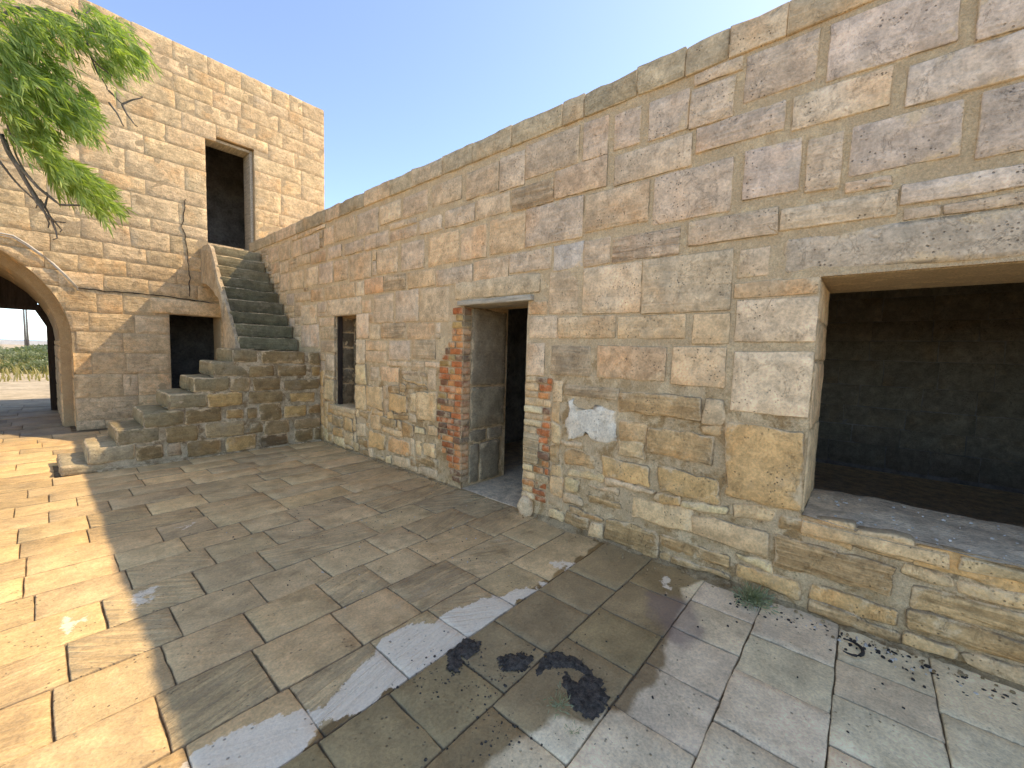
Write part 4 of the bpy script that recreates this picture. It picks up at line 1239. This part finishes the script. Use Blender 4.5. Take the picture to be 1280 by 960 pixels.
for q, pts in enumerate(limbs):
    v, f = limb(pts, .030 if q not in (3,) else .014, .008)
    local(link('branch', mesh('branch', v, f, True), tree, MAT['bark']))
parts = []
for a, b in [((110, 45), (118, 72)), ((118, 72), (140, 95)), ((134, 112), (155, 130)), ((155, 130), (178, 120)), ((155, 130), (172, 158)), ((140, 90), (150, 105)), ((110, 65), (134, 112)), ((62, 275), (66, 300)), ((45, 250), (75, 290)), ((30, 220), (60, 285)), ((60, 270), (82, 278)), ((50, 262), (58, 240)),
             ((0, 205), (45, 260)), ((85, 15), (100, 22)), ((100, 22), (112, 10)), ((95, 20), (120, 45)), ((138, 130), (155, 158)), ((0, 170), (30, 215)), ((5, 155), (40, 225))]:
    Y = rr.uniform(5.6, 5.8)
    parts.append(limb([at(*a, Y), at((a[0] + b[0]) / 2 + rr.uniform(-4, 4), (a[1] + b[1]) / 2 + rr.uniform(-3, 3), Y), at(*b, Y)], .010, .005, 5))
for v, f in parts: local(link('twig', mesh('twig', v, f, True), tree, MAT['bark']))
RG, UPV = Vector(rgt), Vector(upv)
V, F = [], []
def spray(p, d, L):
    d = d.normalized(); side = d.cross(Vector(fwd) + Vector((rr.gauss(0, .5), rr.gauss(0, .5), rr.gauss(0, .5)))).normalized()
    n = rr.randint(7, 10)
    for i in range(n):
        t = i / n
        q = p + d * (L * t) + Vector((0, 0, -.10 * L * t * t * 2))
        for sg in (-1, 1):
            dd = (d * 1.0 + side * sg * .38 + Vector((rr.gauss(0, .13), rr.gauss(0, .13), rr.gauss(-.10, .13)))).normalized()
            l = rr.uniform(.09, .17) * (1 - .35 * t); w = rr.uniform(.005, .008)
            s2 = dd.cross(Vector((rr.gauss(0, 1), rr.gauss(0, 1), rr.gauss(0, 1)))).normalized() * w
            b = len(V); m1 = q + dd * l * .5 + Vector((0, 0, -.006)); m2 = q + dd * l + Vector((0, 0, -.02))
            V.extend([q - s2 * .4, q + s2 * .4, m1 + s2, m1 - s2, m2]); F.append((b, b + 1, b + 2, b + 3)); F.append((b + 3, b + 2, b + 4))
CL = [(60, 45, 40, 70), (15, 30, 38, 60), (10, 80, 34, 55), (110, 30, 30, 36), (140, 40, 24, 26), (158, 65, 20, 34), (40, 95, 40, 70), (85, 120, 32, 55), (15, 120, 26, 40), (100, 145, 20, 28), (60, 140, 20, 22), (45, 165, 20, 24), (22, 160, 18, 20),
      (55, 185, 20, 26), (85, 215, 22, 38), (110, 235, 18, 34), (125, 250, 13, 24), (75, 205, 16, 22), (135, 75, 18, 20)]
for (cx, cy_, r_, n) in CL:
    for _ in range(int(n * .95)):
        a = rr.uniform(0, 6.28); q = r_ * math.sqrt(rr.random())
        p = at(cx + q * math.cos(a) - r_ * .35, cy_ + q * math.sin(a) * .8 - r_ * .2, rr.uniform(5.45, 6.2))
        spray(p, RG * .8 - UPV * .62 + Vector((rr.gauss(0, .22), rr.gauss(0, .22), rr.gauss(0, .18))), rr.uniform(.14, .30))
for _ in range(1100):
    while True:
        e = Vector((rr.uniform(-1, 1), rr.uniform(-1, 1), rr.uniform(-1, 1)))
        if .3 < e.length < 1: break
    p = Vector((-1.7, 6.3, 4.3)) + Vector((e.x * 2.0, e.y * 1.5, e.z * 1.5))
    q = np.array([p.x, p.y, p.z - EYE]); dq = q @ fwd
    if dq > .1 and 640 + FPX * (q @ rgt) / dq > -48: continue      # the picture's corner is filled by the clusters above
    spray(p, RG * .5 - UPV * .5 + e * .7, rr.uniform(.2, .35))
fo = local(link('foliage', mesh('foliage', V, F), tree, MAT['leaf'])); fo['kind'] = 'stuff'

# ================================================================== small things on the ground
def lump_patch(c, pts, name, label, hgt):
    poly = poly_px(c, pts)
    xs = [p[0] for p in poly]; ys2 = [p[1] for p in poly]
    g = .012; idx, V, F = {}, [], []
    nx = int((max(xs) - min(xs)) / g) + 2; ny = int((max(ys2) - min(ys2)) / g) + 2
    def vv(i, j):
        if (i, j) in idx: return idx[(i, j)]
        x, y = min(xs) + i * g, min(ys2) + j * g
        d = poly_dist((x, y), poly) * (1 if in_poly((x, y), poly) else -1) + nz(x, y, 3, 22) * .02 + nz(x, y, 3, 60) * .02
        z = .002 + hgt * max(-.6, min(1, d / .04)) + (.5 + nz(x, y, 7, 45)) * .007 * max(0, min(1, .3 + d / .03)) + abs(nz(x, y, 17, 90)) * .008
        idx[(i, j)] = len(V); V.append((x, y, z)); return idx[(i, j)]
    for i in range(nx):
        for j in range(ny):
            x, y = min(xs) + (i + .5) * g, min(ys2) + (j + .5) * g
            d = poly_dist((x, y), poly) * (1 if in_poly((x, y), poly) else -1) + nz(x, y, 3, 22) * .02 + nz(x, y, 3, 60) * .02
            if d > -.004: F.append((vv(i, j), vv(i + 1, j), vv(i + 1, j + 1), vv(i, j + 1)))
    return tag(link(name, mesh(name, V, F, True), None, MAT['tar']), label, 'tar patch', 'tar patches on the paving')
lump_patch('G6', [(105, 340), (150, 315), (290, 320), (310, 360), (240, 400), (130, 410)], 'tar_patch', 'small oblong black tar patch between the kerb and the largest patch', .006)
lump_patch('G6', [(385, 310), (440, 295), (560, 340), (640, 400), (690, 480), (740, 570), (700, 650), (620, 690), (540, 640), (470, 500), (490, 415), (555, 475), (590, 430), (520, 398), (400, 400), (330, 440), (325, 390)], 'tar_patch', 'largest black tar patch with a bare hole, beside the small weed', .007)
lump_patch('G5', [(815, 450), (930, 360), (1010, 380), (990, 450), (905, 480), (885, 560), (820, 540)], 'tar_patch', 'black tar patch against the edge of the whitewashed kerb slabs', .006)

def weed(loc, n, h, label, seed):
    r2 = random.Random(seed); V, F = [], []
    for _ in range(n):
        a = r2.uniform(0, 6.28); el = r2.uniform(.15, 1.4)
        d = Vector((math.cos(a) * math.cos(el), math.sin(a) * math.cos(el), math.sin(el)))
        p = Vector(loc) + Vector((r2.gauss(0, h * .16), r2.gauss(0, h * .16), 0)) + d * r2.uniform(0, h * .75); l = h * r2.uniform(.18, .42)
        s2 = d.orthogonal().normalized() * l * .10
        d2 = (d + Vector((r2.gauss(0, .5), r2.gauss(0, .5), r2.gauss(0, .4)))).normalized()
        b = len(V); m1 = p + d2 * l * .5; m2 = p + d2 * l
        V.extend([p - s2 * .3, p + s2 * .3, m1 + s2, m1 - s2, m2]); F += [(b, b + 1, b + 2, b + 3), (b + 3, b + 2, b + 4)]
    V = [Vector((v_.x, v_.y, max(v_.z, .002))) for v_ in V]
    return tag(link('weed', mesh('weed', V, F), None, MAT['weed']), label, 'weed', 'weeds growing in the paving')
weed((2.93, .44, 0), 520, .13, 'bushy grey-green weed at the foot of the wall below the big opening', 1)
weed((1.45, .915, 0), 120, .075, 'small weed growing beside the largest tar patch', 2)
weed((1.38, .80, 0), 40, .05, 'tiny weed in the pale slabs nearest the camera', 3)

# bits of charcoal, dung and grit lying about
def grit(n, place, rmin, rmax, seed):
    r2 = random.Random(seed); V, F = [], []
    for _ in range(n):
        x, y = place(r2); r_ = r2.uniform(rmin, rmax) * r2.uniform(.6, 1); a = r2.uniform(0, 3.14); e = r2.uniform(.4, 1)
        b = len(V)
        ring = [(math.cos(t) * r_, math.sin(t) * r_ * e) for t in [k * 1.047 for k in range(6)]]
        for q, (zz, k) in enumerate(((-.002, 1.0), (r_ * .5, .8))):
            for (u, v_) in ring:
                u *= k * r2.uniform(.75, 1.15); v_ *= k * r2.uniform(.75, 1.15)
                V.append((x + u * math.cos(a) - v_ * math.sin(a), y + u * math.sin(a) + v_ * math.cos(a), zz))
        V.append((x, y, r_ * .7))
        for k in range(6):
            F += [(b + k, b + (k + 1) % 6, b + 6 + (k + 1) % 6, b + 6 + k), (b + 6 + k, b + 6 + (k + 1) % 6, b + 12)]
    return V, F
def near_wall(r2):
    y = r2.uniform(-1.1, .55); return (3.0 - abs(r2.gauss(0, .09)) - .02, y)
def court(r2):
    return (min(2.95, max(.5, r2.gauss(1.9, .55))), r2.gauss(3.4, .8))
def sillp(r2): return (r2.uniform(3.1, 3.75), r2.uniform(-.9, .2))
V1, F1 = grit(230, near_wall, .003, .015, 1); V2, F2 = grit(300, court, .002, .008, 2); V3, F3 = grit(70, lambda r2: (r2.uniform(1.2, 2.9), r2.uniform(-.9, 1.4)), .003, .010, 9)
V, F = merge([(V1, F1), (V2, F2), (V3, F3)])
o = link('charcoal_litter', mesh('charcoal_litter', V, F), None, MAT['char']); tag(o, 'black charcoal bits and dung scattered over the paving', 'litter', None, 'stuff')
V1, F1 = grit(70, near_wall, .004, .014, 5); V2, F2 = grit(60, court, .003, .009, 6); V3, F3 = grit(60, sillp, .004, .016, 7)
V3 = [(a, b, c + .602) for a, b, c in V3]
V, F = merge([(V1, F1), (V2, F2), (V3, F3)])
o = link('pale_grit', mesh('pale_grit', V, F), None, MAT['pebble']); tag(o, 'pale stone chips on the sill and along the wall foot', 'grit', None, 'stuff')
hx, hy = on_ground(1062, 812)
v, f = tube([(hx + .07 * math.cos(t) * 1.0, hy + .055 * math.sin(t), .014) for t in [math.radians(q) for q in range(-210, 31, 20)]], [.003 + .006 * math.sin(math.pi * q / 12) for q in range(13)], 7)
tag(link('bent_twig', mesh('bent_twig', v, f, True), None, MAT['char']), 'curved dark twig lying on the pale paving by the wall', 'twig')

def tarp(r2):
    c = r2.choice([(1.62, 1.02), (1.42, 1.22), (1.22, 1.42), (1.55, .92), (1.25, .95), (1.12, 1.02)])
    return (c[0] + r2.gauss(0, .11), c[1] + r2.gauss(0, .10))
V, F = grit(520, tarp, .002, .009, 31)
o = link('tar_crumbs', mesh('tar_crumbs', V, F), None, MAT['tar']); tag(o, 'dark tar crumbs strewn around the tar patches', 'crumbs', None, 'stuff')
# blown earth banked against the foot of the wall
def earth_bank(y0, y1, w0, h0, seed):
    V, F = [], []
    n = int((y1 - y0) / .03); m = 9
    for i in range(n + 1):
        y = y0 + (y1 - y0) * i / n
        w = w0 * (.6 + 1.3 * abs(nz(y, seed, 0, 2.3)) + .5 * nz(y, seed, 4, 9) + .35 * nz(y, seed, 4, 25))
        h = h0 * (.5 + .9 * abs(nz(y, seed, 8, 1.7)))
        for j in range(m + 1):
            t = j / m
            x = XW + .02 - (w + .02) * t
            z = h * (1 - t) ** 1.7 + .008 * nz(x, y, 2, 14) * (1 - t) + .006 * nz(x, y, 2, 40) * (1 - t * .6) - .008 * t
            V.append((x, y, z))
    for i in range(n):
        for j in range(m): F.append((i * (m + 1) + j, i * (m + 1) + j + 1, (i + 1) * (m + 1) + j + 1, (i + 1) * (m + 1) + j))
    return V, F
V, F = merge([earth_bank(-3, 2.34, .10, .05, 1), earth_bank(3.42, 6.8, .07, .035, 2)])
o = link('earth_bank', mesh('earth_bank', V, F, True), None, MAT['earth']); tag(o, 'brown earth and grit banked along the foot of the wall', 'earth', None, 'stuff')
def weedrow(r2): return (3.02 - abs(r2.gauss(0, .03)), r2.uniform(-2.4, 6.5))
V, F = grit(260, lambda r2: (3.03 - abs(r2.gauss(0, .07)), r2.uniform(-2.5, 6.6)), .004, .016, 44)
V = [(a, b, c + .010) for a, b, c in V]
o = link('earth_crumbs', mesh('earth_crumbs', V, F), None, MAT['earth']); tag(o, 'small lumps of earth fallen along the wall foot', 'crumbs', None, 'stuff')
